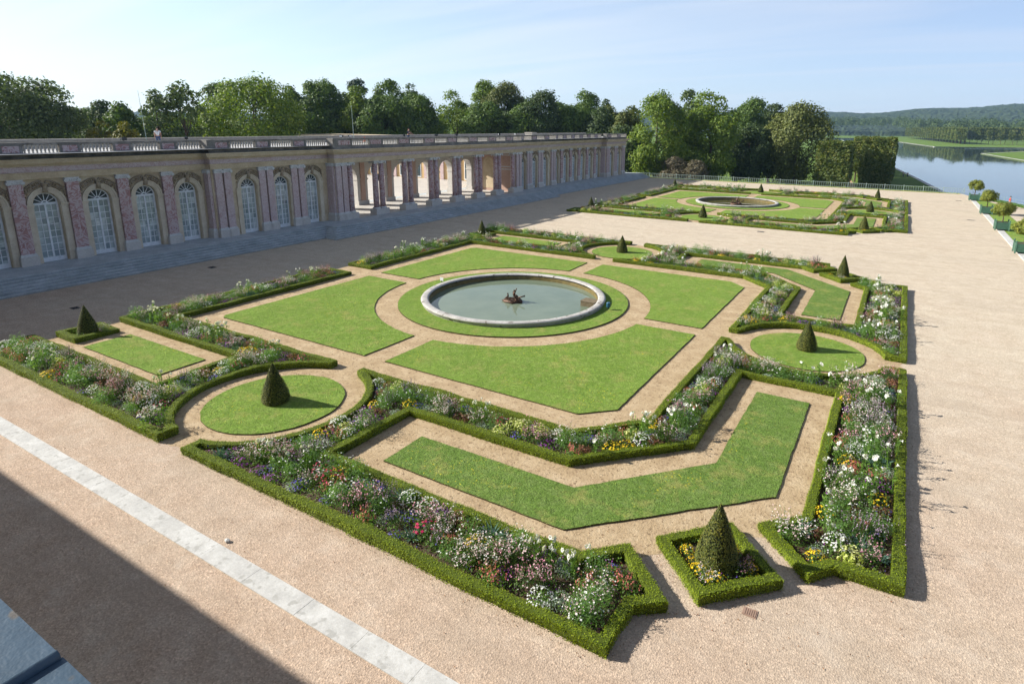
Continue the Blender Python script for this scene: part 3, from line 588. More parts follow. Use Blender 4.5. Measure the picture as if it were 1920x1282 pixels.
def cone_tree(x, y, h, rb, label, dens, seed, group, z0=0.):
    r = np.random.default_rng(seed); t = thing('topiary_cone', label, 'topiary', (x, y, z0), group)
    prof = [(rb*.93, .0), (rb, .09*h), (rb*.93, .22*h), (rb*.76, .42*h), (rb*.52, .62*h), (rb*.29, .81*h), (rb*.12, .94*h), (.012, h)]
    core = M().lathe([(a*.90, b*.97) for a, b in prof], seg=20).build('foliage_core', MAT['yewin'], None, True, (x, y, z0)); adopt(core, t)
    n = int(2*rb*h*3*dens); u = 1-np.sqrt(r.random(n)); zz = u*h; rr = np.interp(zz, [p[1] for p in prof], [p[0] for p in prof]); a = r.uniform(0, 6.283, n)
    rr = rr*(1+.02*np.sin(a*5+zz*4))-.02
    Pn = np.c_[np.cos(a)*rr, np.sin(a)*rr, zz]; N = np.c_[np.cos(a), np.sin(a), np.full(n, .4)]
    o = M().cards(Pn, N, .05 if dens > 500 else .09, r, .45, .6).build('clipped_foliage', MAT['yew'], None, False, (x, y, z0)); adopt(o, t)

def parterre(org, far, pname):
    ox, oy = org
    def T(p): return [(x+ox, y+oy) for x, y in p]
    d1, l1, d2, l2 = (150, .085, 150, .085) if far else (850, .036, 420, .05)
    # sandy paths, one sheet over the whole parterre
    area = dense([(-16.3, -21.7), (16.3, -21.7), (16.3, -20.3), (16.0, -18.6), (18.6, -16.0), (20.2, -16.7), (21.9, -16.5), (21.9, 16.5), (20.2, 16.7), (18.6, 16.0), (16.0, 18.6), (16.3, 20.3), (16.3, 21.7), (-16.3, 21.7)], .35, np.random.default_rng(3), .05)
    ia = int(np.argmax([x-abs(y) for x, y in area])); area = area[:ia+1]+[(R0*math.cos(-2*math.pi*i/60), R0*math.sin(-2*math.pi*i/60)) for i in range(61)]+area[ia:]
    struct(M().add([(x, y, .004) for x, y in T(area)], [tuple(range(len(area)))]).build('path', MAT['path']))
    rr = np.random.default_rng(5)
    def tufts(o, poly, h, hole=0):
        if far: return o
        P = np.array(poly); lo, hi = P.min(0), P.max(0); dn = 260 if P[:, 1].mean() < 1 else 90
        Q = rr.uniform(lo, hi, (int((hi-lo).prod()*dn), 2)); Q = Q[inside(Q, poly)]
        if hole: Q = Q[np.hypot(Q[:, 0], Q[:, 1]) > hole]
        E_ = np.array(dense(poly, .05)); E_ = E_+rr.normal(0, .018, E_.shape); Q = np.concatenate([Q, E_[::1 if dn > 100 else 2]]); n = len(Q)
        return o.cards(np.c_[Q, h+rr.random(n)*.02], np.c_[rr.normal(0, .22, (n, 2)), np.ones(n)], .042 if dn > 100 else .06, rr, .4, .35, 0)
    def lawn(poly, m='lawn', h=.055):
        poly = dense(ccw(T(poly)), .4, rr, .009)
        struct(tufts(M().prism(poly, 0, h, 0, 1, bottom=False), poly, h).build('lawn', [MAT[m], MAT['turf']]))
    for f in (lambda p: p, mir):
        for k in ('quarter_r', 'quarter_l', 'strip'): lawn(f(lawns[k]))
        lawn(f(lawns['ell']), 'lawn_l'); lawn(f(arc(*NC, 2.68, 0, 360, 48)[:-1]))
    lawn(arc(*RC, 2.68, 0, 360, 48)[:-1])
    ring = M(); n = 72; A = arc(ox, oy, 7.36, 0, 360, n)[:-1]; B = arc(ox, oy, 5.7, 0, 360, n)[:-1]
    V = [(x, y, .08) for x, y in A]+[(x, y, .08) for x, y in B]+[(x, y, 0) for x, y in A]; i = np.arange(n)
    ring.add(V, np.stack([i, (i+1) % n, n+(i+1) % n, n+i], 1)); ring.add(V, np.stack([2*n+i, 2*n+(i+1) % n, (i+1) % n, i], 1), 1)
    struct(tufts(ring, A, .08, 5.95).build('lawn', [MAT['lawn'], MAT['turf']]))
    # beds: soil, hedge, flowers
    side = 'far parterre' if far else 'first parterre'
    beds = [(bed_left, 'near palace side', 0), (bed_right, 'near terrace side', 1), (mir(bed_left), 'far palace side', 2), (mir(bed_right), 'far terrace side', 3),
            (bed_corner, 'near terrace corner', 4), (mir(bed_corner), 'far terrace corner', 5), (bed_square, 'near palace corner', 6), (mir(bed_square), 'far palace corner', 7)]
    cov = []
    for poly, ph, k in beds:
        nearb = not far and k in (0, 1, 4, 6)
        struct(M().prism(offset(ccw(T(poly)), .2), 0, .07, bottom=False).build('bed_soil', MAT['soil']))
        small = k >= 4
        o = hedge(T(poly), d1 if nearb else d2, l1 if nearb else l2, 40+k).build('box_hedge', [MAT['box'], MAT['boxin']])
        tag(o, ('low box hedge round the %s cone bed of the %s parterre' if small else 'low clipped box hedge edging the %s bed of the %s parterre') % (ph, 'far' if far else 'first'), 'hedge', 'box hedges of the '+side)
        phrase = 'the '+ph+(' cone bed' if small else ' bed')+' of the '+('far' if far else 'first')+' parterre'
        if small: plantbed(poly, org, .27 if not far else .5, phrase, 60+k, .80, ['gaura', 'rudbeckia', 'rudbeckia', 'rudbeckia', 'rudbeckia', 'rudbeckia', 'santolina', 'gaurap'] if k in (4, 5) else ['gaura', 'gaurap', 'salvia', 'santolina'], .47, np.mean(poly, 0), nearb)
        else: plantbed(poly, org, .74 if far else (.46 if nearb else .56), phrase, 60+k+(20 if far else 0), 1.12 if far else (1.04 if nearb else 1.1), split=nearb)
        cov.append(poly)
    groundcover(cov, org, 70 if far else 290, 90, .11 if far else .07)
    cg = 'topiary cones of the '+side; dn = 130 if far else 800
    for x, y, h, rb, w, z0 in ((0, -17.62, 1.66, .57, 'on the round lawn at the near end', .07), (17.65, .2, 1.52, .53, 'on the round lawn at the terrace edge', .07), (0, 17.65, 1.55, .53, 'on the round lawn at the far end', .07),
                            (17.86, -17.8, 1.80, .57, 'in the square bed at the near terrace corner', .06), (17.86, 17.8, 1.8, .48, 'in the square bed at the far terrace corner', .06),
                            (-15.43, -17.65, 1.62, .50, 'in the square bed at the near palace corner', .06), (-15.43, 17.65, 1.6, .48, 'in the square bed at the far palace corner', .06)):
        cone_tree(ox+x, oy+y, h, rb, 'clipped yew cone %s, %s' % (w, side), dn if h != 1.80 or y > 0 else 1000, int(h*100+x+y*3), cg, z0)
    # basin
    t = thing('fountain_basin', 'round stone-rimmed fountain basin in the middle of the '+side, 'fountain basin', (ox, oy, 0))
    m = M(); pr = [(5.44, -.02), (5.44, .28), (5.49, .34), (5.57, .365), (5.80, .365), (5.90, .34), (5.94, .29), (5.92, .23), (5.86, .19), (5.84, -.1)]
    adopt(m.lathe(pr[1:], (ox, oy, 0), 96, close=False).build('stone_rim', MAT['rim'], None, True), t)
    adopt(M().lathe([(5.38, -.6), (5.40, -.1), (5.445, .2)], (ox, oy, 0), 96, close=False).build('inner_wall', MAT['slime'], None, True), t)
    wz = -.05 if not far else -.16
    struct(M().add([(x, y, wz) for x, y in arc(ox, oy, 5.41, 0, 360, 96)[:-1]], [tuple(range(96))]).build('basin_water', MAT['greenwater' if far else 'water']))
    return wz
def litter(seed=6):
    r = np.random.default_rng(seed); m = M(); Q = []
    for poly in (bed_left, bed_right, mir(bed_left), mir(bed_right), bed_corner):
        E_ = np.array(dense(offset(ccw(poly), -.16), .16)); Q.append(E_+r.normal(0, .10, E_.shape))
    for c_, n in (((18, -18), 300), ((0, -23), 500)): Q.append(np.array(c_)+r.normal(0, (2.2 if n == 300 else 8, 1.4), (n, 2)))
    Q = np.concatenate(Q); n = len(Q); o = m.cards(np.c_[Q, .016+r.random(n)*.01], np.c_[r.normal(0, .25, (n, 2)), np.ones(n)], .04, r, .55, .3, 0).build('leaf_litter', [GRN['bronze']]); struct(o, 'stuff')
litter()
WZ1 = parterre((0, 0), False, '')
WZ2 = parterre((0, 60.55), True, '')
print('plants', sum(count.values()), count)

# ------------------------------------------------------------------ palace
ZF = .95                                   # floor of the palace above the gravel
YM = 30.5                                  # axis of symmetry of the facade
palace = thing('palace', 'long single-storey palace with pink marble pilasters and an open colonnade', 'palace', (-33, YM, 0))
def pp(m, name, mats, smooth=False, parent=None):
    o = m.build(name, mats if isinstance(mats, list) else (MAT[mats] if isinstance(mats, str) else mats), None, smooth); adopt(o, parent or palace); return o
PX = -33.; PY = YM
def place(name, me, x, y, z, parent=None): return local(name, me, palace, (x-PX, y-PY, z)) if parent is None else local(name, me, parent)
# steps
st = M(); N6 = 6; rh = ZF/N6
for k in range(N6):
    z0, z1 = k*rh-.003*(k > 0), (k+1)*rh; d = .30*k
    yA, yB = 8.0+d, 53.0-d
    st.box(-41, -25.9-d, yA, yB, z0, z1)
    st.box(-41, -27.4-d, -46, yA-.002, z0, z1); st.box(-41, -27.4-d, yB+.002, 97-d*.5, z0, z1)
    for (xf, y0, y1) in ((-25.9-d, yA, yB), (-27.4-d, -46, yA-.002), (-27.4-d, yB+.002, 97-d*.5)):   # rounded nosing
        st.box(xf+.001, xf+.085, y0, y1, z1-.06, z1-.003)
pp(st, 'steps', 'step')
fl = M().box(-39.6, -30.2, 12.6, 48.4, ZF, ZF+.006)
pp(fl, 'colonnade_floor', 'floor')
# arched door wall bay, modelled at the origin: wall plane x=0, door axis y=0, floor z=0, facing +x
A0, SP, TOPW = .80, 4.25, 6.06             # half opening, springing and wall top above the floor
def arch_pts(r, n=14): return [(r*math.cos(math.pi*i/n), SP+r*math.sin(math.pi*i/n)) for i in range(n+1)]
def wall_bay(hw0, hw1):
    m = M(); m.add([(0, A0, 0), (0, hw1, 0), (0, hw1, TOPW), (0, A0, TOPW)], [(0, 1, 2, 3)]); m.add([(0, -hw0, 0), (0, -A0, 0), (0, -A0, TOPW), (0, -hw0, TOPW)], [(0, 1, 2, 3)])
    p = arch_pts(A0); n = len(p)
    m.add([(0, y, z) for y, z in p]+[(0, y, TOPW) for y, z in p], [(i+1, i, n+i, n+i+1) for i in range(n-1)])
    pr = [(A0, 0)]+p+[(-A0, 0)]; n = len(pr)
    m.add([(0, y, z) for y, z in pr]+[(-.42, y, z) for y, z in pr], [(i, i+1, n+i+1, n+i) for i in range(n-1)])
    return m
def trim_mesh():
    m = M(); n = 16
    for r0, r1, x in ((.84, .93, .07), (.93, 1.10, .10), (1.10, 1.20, .17)):
        a, b = arch_pts(r0, n), arch_pts(r1, n); k = n+1
        V = [(x, y, z) for y, z in a]+[(x, y, z) for y, z in b]+[(0, y, z) for y, z in b]+[(0, y, z) for y, z in a]
        m.add(V, [(i, k+i, k+i+1, i+1) for i in range(n)]+[(k+i, 2*k+i, 2*k+i+1, k+i+1) for i in range(n)]+[(3*k+i, i, i+1, 3*k+i+1) for i in range(n)])
    for s in (-1, 1):
        a, b = sorted((s*.84, s*1.27)); m.box(0, .09, a, b, 0, SP-.18); a, b = sorted((s*.81, s*1.31)); m.box(0, .15, a, b, SP-.18, SP-.08); m.box(0, .21, a-.02, b+.02, SP-.08, SP)
    return m.mesh('door_surround', MAT['honeyl'])
def carve_mesh():
    r = np.random.default_rng(3); m = M(); m.box(0, .2, -.15, .15, SP+.84, SP+1.36); m.blob((.2, 0, SP+1.2), (.1, .17, .22)); m.blob((.24, 0, SP+1.4), (.08, .2, .1))
    for s in (-1, 1):
        k = 0
        while k < 70:
            y, z = r.uniform(.1, 1.24), r.uniform(SP+.25, TOPW-.10); d = math.hypot(y, z-SP)
            if d < 1.28 or d > 1.74-.25*abs(math.sin(y*6)): continue
            k += 1; q_ = r.uniform(.03, .075); m.blob((.05, s*y, z), (.09+.05*r.random(), q_, q_*r.uniform(.7, 1.4)), seg=6, rings=4)
        for k in range(12): t = k/11; m.blob((.08, s*(.18+1.0*t), SP+1.62-.5*t*t), (.10, .075, .065), seg=6, rings=4)
    return m.mesh('carved_garland', MAT['honeyd'], True)
def door_mesh():
    m = M(); x0, x1 = -.40, -.33
    m.box(x0, x1, -A0, A0, SP-.10, SP+.06); m.box(x0, x1, -A0, A0, 0, .32)
    for y in (-.74, 0, .74): m.box(x0, x1+.012, y-.06, y+.06, .32, SP-.1)
    for y in (-.37, .37): m.box(x0, x1-.01, y-.022, y+.022, .32, SP-.1)
    for k in range(1, 8): z = .32+(SP-.42)*k/8; m.box(x0, x1-.012, -.74, .74, z-.02, z+.02)
    for i in range(1, 6):
        a = math.pi*i/6; d = np.array([0, math.cos(a), math.sin(a)]); t = np.array([0, -math.sin(a), math.cos(a)])*.025; c = np.array([0, 0, SP])
        m.add([c+d*.2-t+[x1, 0, 0], c+d*.74-t+[x1, 0, 0], c+d*.74+t+[x1, 0, 0], c+d*.2+t+[x1, 0, 0]], [(0, 1, 2, 3)])
    for r0, r1 in ((.70, A0), (.14, .22)):
        a, b = arch_pts(r0), arch_pts(r1); k = len(a); m.add([(x1+.004, y, z) for y, z in a]+[(x1+.004, y, z) for y, z in b], [(i, k+i, k+i+1, i+1) for i in range(k-1)])
    return m.mesh('french_door', MAT['paint'])
def glassmat():
    m, nt, b, _ = newmat('curtained_glass'); v = coords(nt, 'Object', True)
    fl_ = nd(nt, 'ShaderNodeVectorMath', {0: v, 1: (2.7, 2.7, 2.1)}, operation='MULTIPLY'); ff = nd(nt, 'ShaderNodeVectorMath', {0: fl_.outputs[0]}, operation='FLOOR')
    wnz = nd(nt, 'ShaderNodeTexWhiteNoise', {'Vector': ff.outputs[0]})
    c = ramp(nt, wnz.outputs[0], [(0, (.20, .25, .27)), (.5, (.40, .47, .49)), (1, (.64, .69, .68))])
    c = mixc(nt, nd(nt, 'ShaderNodeMapRange', {0: noise(nt, v, 1.2, 3), 1: .4, 2: .7}).outputs[0], c, (.28, .34, .34))
    nt.links.new(c, b.inputs['Base Color']); b.inputs['Roughness'].default_value = .12; b.inputs['Specular IOR Level'].default_value = .6
    bump(nt, b, noise(nt, v, 2.2, 2), .12, .02); return m
MAT['glass'] = glassmat(); MAT['dglass'] = plain('fanlight_glass', (.05, .07, .08), .12, spec=.6)
pane_me = M().add([(-.37, -.74, .32), (-.37, .74, .32), (-.37, .74, SP-.1), (-.37, -.74, SP-.1)], [(0, 1, 2, 3)]).mesh('panes', MAT['glass'])
_p = arch_pts(.74); fan_me = M().add([(-.36, y, z) for y, z in _p], [tuple(range(len(_p)))]).mesh('fanlight', MAT['dglass'])
trim_me, carve_me, door_me = trim_mesh(), carve_mesh(), door_mesh()
def bay(xw, y, hw0, hw1):
    w = wall_bay(hw0, hw1).build('wall', MAT['honey'], None); w.location = (xw, y, ZF); adopt2(w)
    d = place('french_door', door_me, xw, y, ZF); local('panes', pane_me, d); local('fanlight', fan_me, d)
    t = place('door_surround', trim_me, xw, y, ZF); local('carved_garland', carve_me, t)
def adopt2(o): adopt(o, palace)
# pilaster (origin: wall plane, axis, floor)
def cap_mesh(w, d):
    m = M(); m.box(0, d+.05, -w/2-.05, w/2+.05, 5.97, 6.05); m.box(0, d+.03, -w/2-.02, w/2+.02, 5.74, 5.97)
    for s in (-1, 1):
        m.add(*_cyl((d+.03, s*(w/2), 5.83), .13, .10))
    for k in range(5): m.blob((d+.04, (k-2)*w*.17, 5.86), (.05, w*.075, .08), seg=6, rings=4)
    return m.mesh('capital', MAT['white'])
def _cyl(c, r, h, n=12):
    V = []
    for x in (-h, h*.8): V += [(c[0]+x, c[1]+r*math.cos(t), c[2]+r*math.sin(t)) for t in (k*2*math.pi/n for k in range(n))]
    return V, [(k, (k+1) % n, n+(k+1) % n, n+k) for k in range(n)]+[tuple(range(n, 2*n)), tuple(range(n-1, -1, -1))]
def pil_set(w, d):
    sh = M().box(0, d, -w/2, w/2, .84, 5.74).mesh('pilaster', MAT['red'])
    ca = cap_mesh(w, d); pl = M(); pl.box(0, d+.16, -w/2-.14, w/2+.14, 0, .66); b = M()
    b.box(0, d+.10, -w/2-.09, w/2+.09, .66, .75); b.box(0, d+.055, -w/2-.05, w/2+.05, .75, .84)
    return sh, ca, pl.mesh('plinth', MAT['floor']), b.mesh('base_moulding', MAT['white'])
PS1, PS2 = pil_set(.82, .28), pil_set(.66, .25)
PSP = pil_set(.66, .25); PSP[0].materials[0] = MAT['redp']; PS2[0].materials[0] = MAT['redp']
def pilaster(ps, xw, y, rz=0):
    o = place('pilaster', ps[0], xw, y, ZF); o.rotation_euler.z = rz
    for n, me in (('capital', ps[1]), ('plinth', ps[2]), ('base_moulding', ps[3])): local(n, me, o)
# column (origin on axis)
colm = M().lathe([(.33, .84), (.335, 2.2), (.325, 3.6), (.285, 5.74)], seg=20).mesh('column', MAT['red'], True)
colb = M().lathe([(.46, .66), (.46, .72), (.40, .75), (.42, .80), (.36, .84)], seg=20).mesh('base_moulding', MAT['white'], True)
_c = M(); _c.box(-.40, .40, -.40, .40, 5.97, 6.05); _c.lathe([(.29, 5.74), (.38, 5.9), (.38, 5.97)], seg=16)
for sx_ in (-1, 1):
    for sy_ in (-1, 1): V, F = _cyl((sx_*.36, sy_*.34, 5.84), .13, .06); _c.add(V, F)
colc = _c.mesh('capital', MAT['white'])
colp = M().box(-.52, .52, -.52, .52, 0, .66).mesh('plinth', MAT['floor'])
def column(x, y):
    o = place('column', colm, x, y, ZF)
    for n, me in (('capital', colc), ('plinth', colp), ('base_moulding', colb)): local(n, me, o)

X1, X2, XP = -32.3, -31.5, -30.62          # wall planes of the outer bays, the middle bays, and the colonnade axis
def sect(sgn):
    Y = lambda y: y if sgn > 0 else 2*YM-y
    # outer bays
    b1 = [-2.05-3.4*k for k in range(9 if sgn > 0 else 6)]
    for i, y in enumerate(b1):
        h0, h1 = 1.7, (1.7 if i else 1.75)
        bay(X1, Y(y), h0 if sgn > 0 else h1, h1 if sgn > 0 else h0)
        pilaster(PS1, X1, Y(y-1.7))
    # middle bays: three doors between coupled pilasters
    for y in (3.15, 6.7, 10.25): bay(X2, Y(y), 1.775, 1.775)
    for y in (4.925, 8.475):
        for s in (-.42, .42): pilaster(PS2, X2, Y(y+s))
    for y in (.22, 1.06): pilaster(PS2, X2, Y(y))
    w = M(); ya, yb = sorted((Y(-.3), Y(1.375))); w.box(X1-.5, X2, ya, yb, ZF, ZF+6.06); pp(w, 'wall', 'honey'); w = M(); ya, yb = sorted((Y(12.02), Y(12.4))); w.box(X1-.5, X2, ya, yb, ZF, ZF+6.06); pp(w, 'wall', 'honey')
    rz = -math.pi/2 if sgn > 0 else math.pi/2
    pilaster(PS2, X2-.42, Y(-.3), rz)
    # end block of the colonnade
    w = M(); ya, yb = sorted((Y(12.4), Y(13.9))); w.box(-38.6, XP+.1, ya, yb, ZF, ZF+6.06); pp(w, 'wall', 'honey')
    for x in (XP-.28, XP-.98): pilaster(PSP, x, Y(12.4), rz)
    for y in (12.75, 13.55): pilaster(PSP, XP+.1, Y(y))
    column(XP, Y(14.5))
for s_ in (1, -1): sect(s_)
for k in range(6):
    for s in (-.49, .49): column(XP, 18.65+4.74*k+s)
# far pavilion
for y in (84.2, 88.0): bay(X2+.3, y, 1.9, 1.9)
for y in (82.0, 82.75, 85.7, 86.5, 89.7, 90.5): pilaster(PS2, X2+.3, y)
w = M(); w.box(X1-1, X2+.3, 81.5, 82.3, ZF, ZF+6.06); w.box(-42, X2+.3, 89.9, 91.1, ZF, ZF+6.06); pp(w, 'wall', 'honey')
for x in (X2-.1, X2-.75): pilaster(PS2, x, 81.5, -math.pi/2)
# entablature: (x front, y0, y1) runs
RUN = [(X1+.22, -46, -.42), (X2+.22, -.42, 12.28), (XP+.36, 12.28, 2*YM-12.28), (X2+.22, 2*YM-12.28, 2*YM+.42), (X1+.22, 2*YM+.42, 81.38), (X2+.52, 81.38, 91.25)]
arch, fri, cor, par = M(), M(), M(), M()
for i, (xf, y0, y1) in enumerate(RUN):
    e = .003*(i % 2); big = (i % 2 == 0 and i != 4) or i in (1, 3, 5)
    def run(m, zo, zi, pr, ext=0):
        a = y0-(pr if (i and RUN[i-1][0] < xf) else 0); b = y1+(pr if (i < 5 and RUN[i+1][0] < xf) or i == 5 else 0)
        m.box(-41.+e, xf+pr, a, b, zo+e, zi+e)
    run(arch, 7.0, 7.2, 0); run(arch, 7.2, 7.42, .04); run(arch, 7.42, 7.48, .09)
    run(fri, 7.484, 7.87, -.01)
    for z0, z1, pr in ((7.874, 7.95, .08), (7.95, 8.02, .14), (8.02, 8.10, .30), (8.10, 8.26, .48), (8.26, 8.34, .54), (8.34, 8.42, .60)): run(cor, z0, z1, pr)
    run(par, 8.424, 8.66, -.02)
pp(arch, 'architrave', 'honey'); pp(fri, 'frieze', 'redp'); pp(cor, 'cornice', 'honey'); pp(par, 'parapet_base', 'grey')
pp(M().box(-40.9, -30.6, -46, 91, 8.786, 8.80), 'roof_deck', 'roof')
# balustrade panels: pedestal with marble inset, then an open run of balusters
def bal_meshes(L, ped):
    m = M(); m.box(-.26, .02, 0, L, 0, .10); m.box(-.28, .05, 0, L, .72, .87)
    m.box(-.22, -.02, 0, ped, .104, .717); m.box(-.24, .0, 0, .14, .104, .717); m.box(-.24, 0, ped-.14, ped, .104, .717)
    b = M(); n = max(3, int((L-ped)/.235)); pr = [(.075, .0), (.075, .04), (.045, .08), (.085, .17), (.075, .22), (.04, .34), (.055, .40), (.075, .43), (.075, .475)]; pr = [(a, c*1.29) for a, c in pr]
    for k in range(n): b.lathe(pr, (-.12, ped+(L-ped)*(k+.5)/n, .102), 8)
    r = M().box(-.03, -.008, .2, ped-.2, .18, .64)
    return m.mesh('balustrade_panel', MAT['grey']), b.mesh('balusters', MAT['balus'], True), r.mesh('marble_inset', MAT['red'])
cache = {}
def balustrade(xf, y0, y1, pitch, ped, first=0):
    n = max(1, round((y1-y0)/pitch)); L = round((y1-y0)/n, 3)
    if (L, ped) not in cache: cache[L, ped] = bal_meshes(L, ped)
    a, b, c = cache[L, ped]
    for k in range(n):
        o = place('balustrade_panel', a, xf, y0+k*L, 8.665); local('balusters', b, o); local('marble_inset', c, o)
for i, (xf, y0, y1) in enumerate(RUN):
    ped = (1.35, 1.5, 2.0, 1.5, 1.35, 1.7)[i]; balustrade(xf-.03, y0+.5 if i else y0, y1-.01, (3.4, 3.55, 4.74, 3.55, 3.4, 4.4)[i], ped)
cp = M()
for i, (xf, y0, y1) in enumerate(RUN[1:], 1): cp.box(xf-.9, xf+.04, y0-.1 if RUN[i-1][0] < xf else y0-.1, y0+.498, 8.667, 9.54)
cp.box(RUN[5][0]-.5, RUN[5][0]+.03, 91.245, 91.3, 8.667, 9.53)
pp(cp, 'corner_pedestal', 'grey')
bp = M()
for y0, y1 in ((-46, 12.2), (12.2, 2*YM-12.2), (2*YM-12.2, 91)):
    bp.box(-40.9, -40.5, y0, y1-.01, 8.80, 9.42); bp.box(-41., -40.4, y0, y1-.01, 9.42, 9.56)
pp(bp, 'rear_parapet', 'balus')
# inside of the colonnade: court arcade, end walls, ceiling
arcw = M(); XA0, XA1 = -39.3, -38.3; hw, spz = 1.52, 4.3
ya = [18.65+4.74*k for k in range(6)]; cents = [ya[0]-2.37]+[a+2.37 for a in ya]
for c in cents:
    n = 14; p = [(c+hw*math.cos(math.pi*i/n), spz+hw*math.sin(math.pi*i/n)) for i in range(n+1)]; k = n+1
    for x in (XA0, XA1): arcw.add([(x, y, z) for y, z in p]+[(x, y, 7.0) for y, z in p], [(i, i+1, k+i+1, k+i) for i in range(n)])
    arcw.add([(XA0, y, z) for y, z in p]+[(XA1, y, z) for y, z in p], [(i, i+1, k+i+1, k+i) for i in range(n)])
    for s in (-1, 1):
        a, b = sorted((c+s*hw, c+s*2.37)); arcw.box(XA0, XA1, a, b, ZF, 7.0); a, b = sorted((c+s*(hw-.06), c+s*2.37)); arcw.box(XA0-.08, XA1+.08, a, b, spz-.2, spz)
        arcw.box(XA0-.12, XA1+.12, a, b, ZF+.007, ZF+.55)
pp(arcw, 'court_arcade', 'floor')
for a in ya: pp(M().box(XA1, XA1+.14, a-.36, a+.36, ZF+.55, 6.95), 'pilaster', 'plaster')
for y, s in ((13.9, 1), (2*YM-13.9, -1)):
    ew = M(); fr = M(); ni = M(); a, b = sorted((y, y+s*.03)); ew.box(-38.2, XP-.2, a, b, ZF+.007, 6.98)
    c, d = sorted((y+s*.03, y+s*.07))
    for x0, x1, z0, z1 in ((-33.9, -33.75, ZF+.4, 6.6), (-31.4, -31.25, ZF+.4, 6.6), (-33.75, -31.4, 4.7, 4.85), (-33.75, -31.4, 4.3, 4.45), (-33.75, -31.4, 6.45, 6.6), (-37.9, -37.75, ZF+.4, 6.6)): fr.box(x0, x1, c, d, z0, z1)
    V = [(-36.6+.0, ZF+.4), (-34.6, ZF+.4)]+[(-35.6+math.cos(math.pi*i/10), 5.2+math.sin(math.pi*i/10)) for i in range(11)]
    ni.add([(x, y+s*.045, z) for x, z in V], [tuple(range(len(V)))])
    pp(ew, 'end_wall', 'plaster'); pp(fr, 'wall_panel_frame', 'white'); pp(ni, 'niche', 'honey')
pp(M().box(-40, XP-.3, 12.5, 2*YM-12.5, 6.86, 6.995), 'ceiling', 'floor')
# core of the closed wings (keeps daylight from leaking through the doors) and their far end
pp(M().box(-40.6, X1-.44, -46, 12.39, ZF, 7.0).box(-40.6, X1-.44, 2*YM-12.39, 91, ZF, 7.0), 'rear_wall', 'ochre')

# court beyond the colonnade and its sunlit wing
struct(M().add([(-150, -60, ZF-.02), (-40.9, -60, ZF-.02), (-40.9, 96.9, ZF-.02), (-150, 96.9, ZF-.02)], [(0, 1, 2, 3)]).build('courtyard_paving', MAT['floor']))
cw = thing('court_wing', 'sunlit ochre court wing glimpsed through the colonnade arches', 'palace wing', (-68, 62, ZF))
m = M().box(-95, -41.2, 58, 70, ZF, 8.3); adopt(m.build('wall', MAT['ochre']), cw)
adopt(M().box(-95.3, -40.95, 57.6, 70.3, 8.31, 8.7).build('cornice', MAT['honey']), cw)
wf = M().box(-.75, .75, -.05, .06, .2, 4.6).mesh('window', MAT['paint']); wg = M().box(-.6, .6, -.08, -.055, .4, 4.4).mesh('panes', MAT['dglass']); pf = M().box(-.4, .4, -.2, 0, 0, 6.4).mesh('pilaster', MAT['redp'])
for k in range(13):
    x = -44-k*4; o = local('window', wf, cw, (x+68, -4.03, 0)); local('panes', wg, o); local('pilaster', pf, cw, (x+66, -4.03, 0))

# wing under the camera: only its zinc-covered parapet and its long shadow show
nw = thing('palace_wing', 'shaded palace wing in the near corner with a zinc covered parapet', 'palace wing', (0, -38, 0))
adopt(M().box(-31, 62, -45, -31.35, 0, 9.44).build('wall', MAT['honey']), nw)
for k in range(-2, 4):
    adopt(M().box(17.62+k*2.6-1.3+.01, 17.62+k*2.6+1.3-.012, -31.9, -31.12, 9.442, 9.60).build('parapet_cap', MAT['zinc']), nw)
    adopt(M().tube([(17.62+k*2.6-1.3, -31.9, 9.605), (17.62+k*2.6-1.3, -31.125, 9.605)], .016, 8).build('zinc_seam', MAT['zinc'], smooth=True), nw)
for x0, x1 in ((-31, 11.1), (26.72, 62)): adopt(M().box(x0, x1, -31.9, -31.12, 9.442, 9.60).build('parapet_cap', MAT['zinc']), nw)

# stone band in the gravel
bd = M(); x = -46
rr = np.random.default_rng(2)
while x < 60:
    L = rr.uniform(1.5, 2.3); bd.box(x, x+L-.007, -24.47, -23.90, -.05, .03+rr.uniform(-.003, .003)); x += L
struct(bd.build('stone_path', MAT['kerb']))

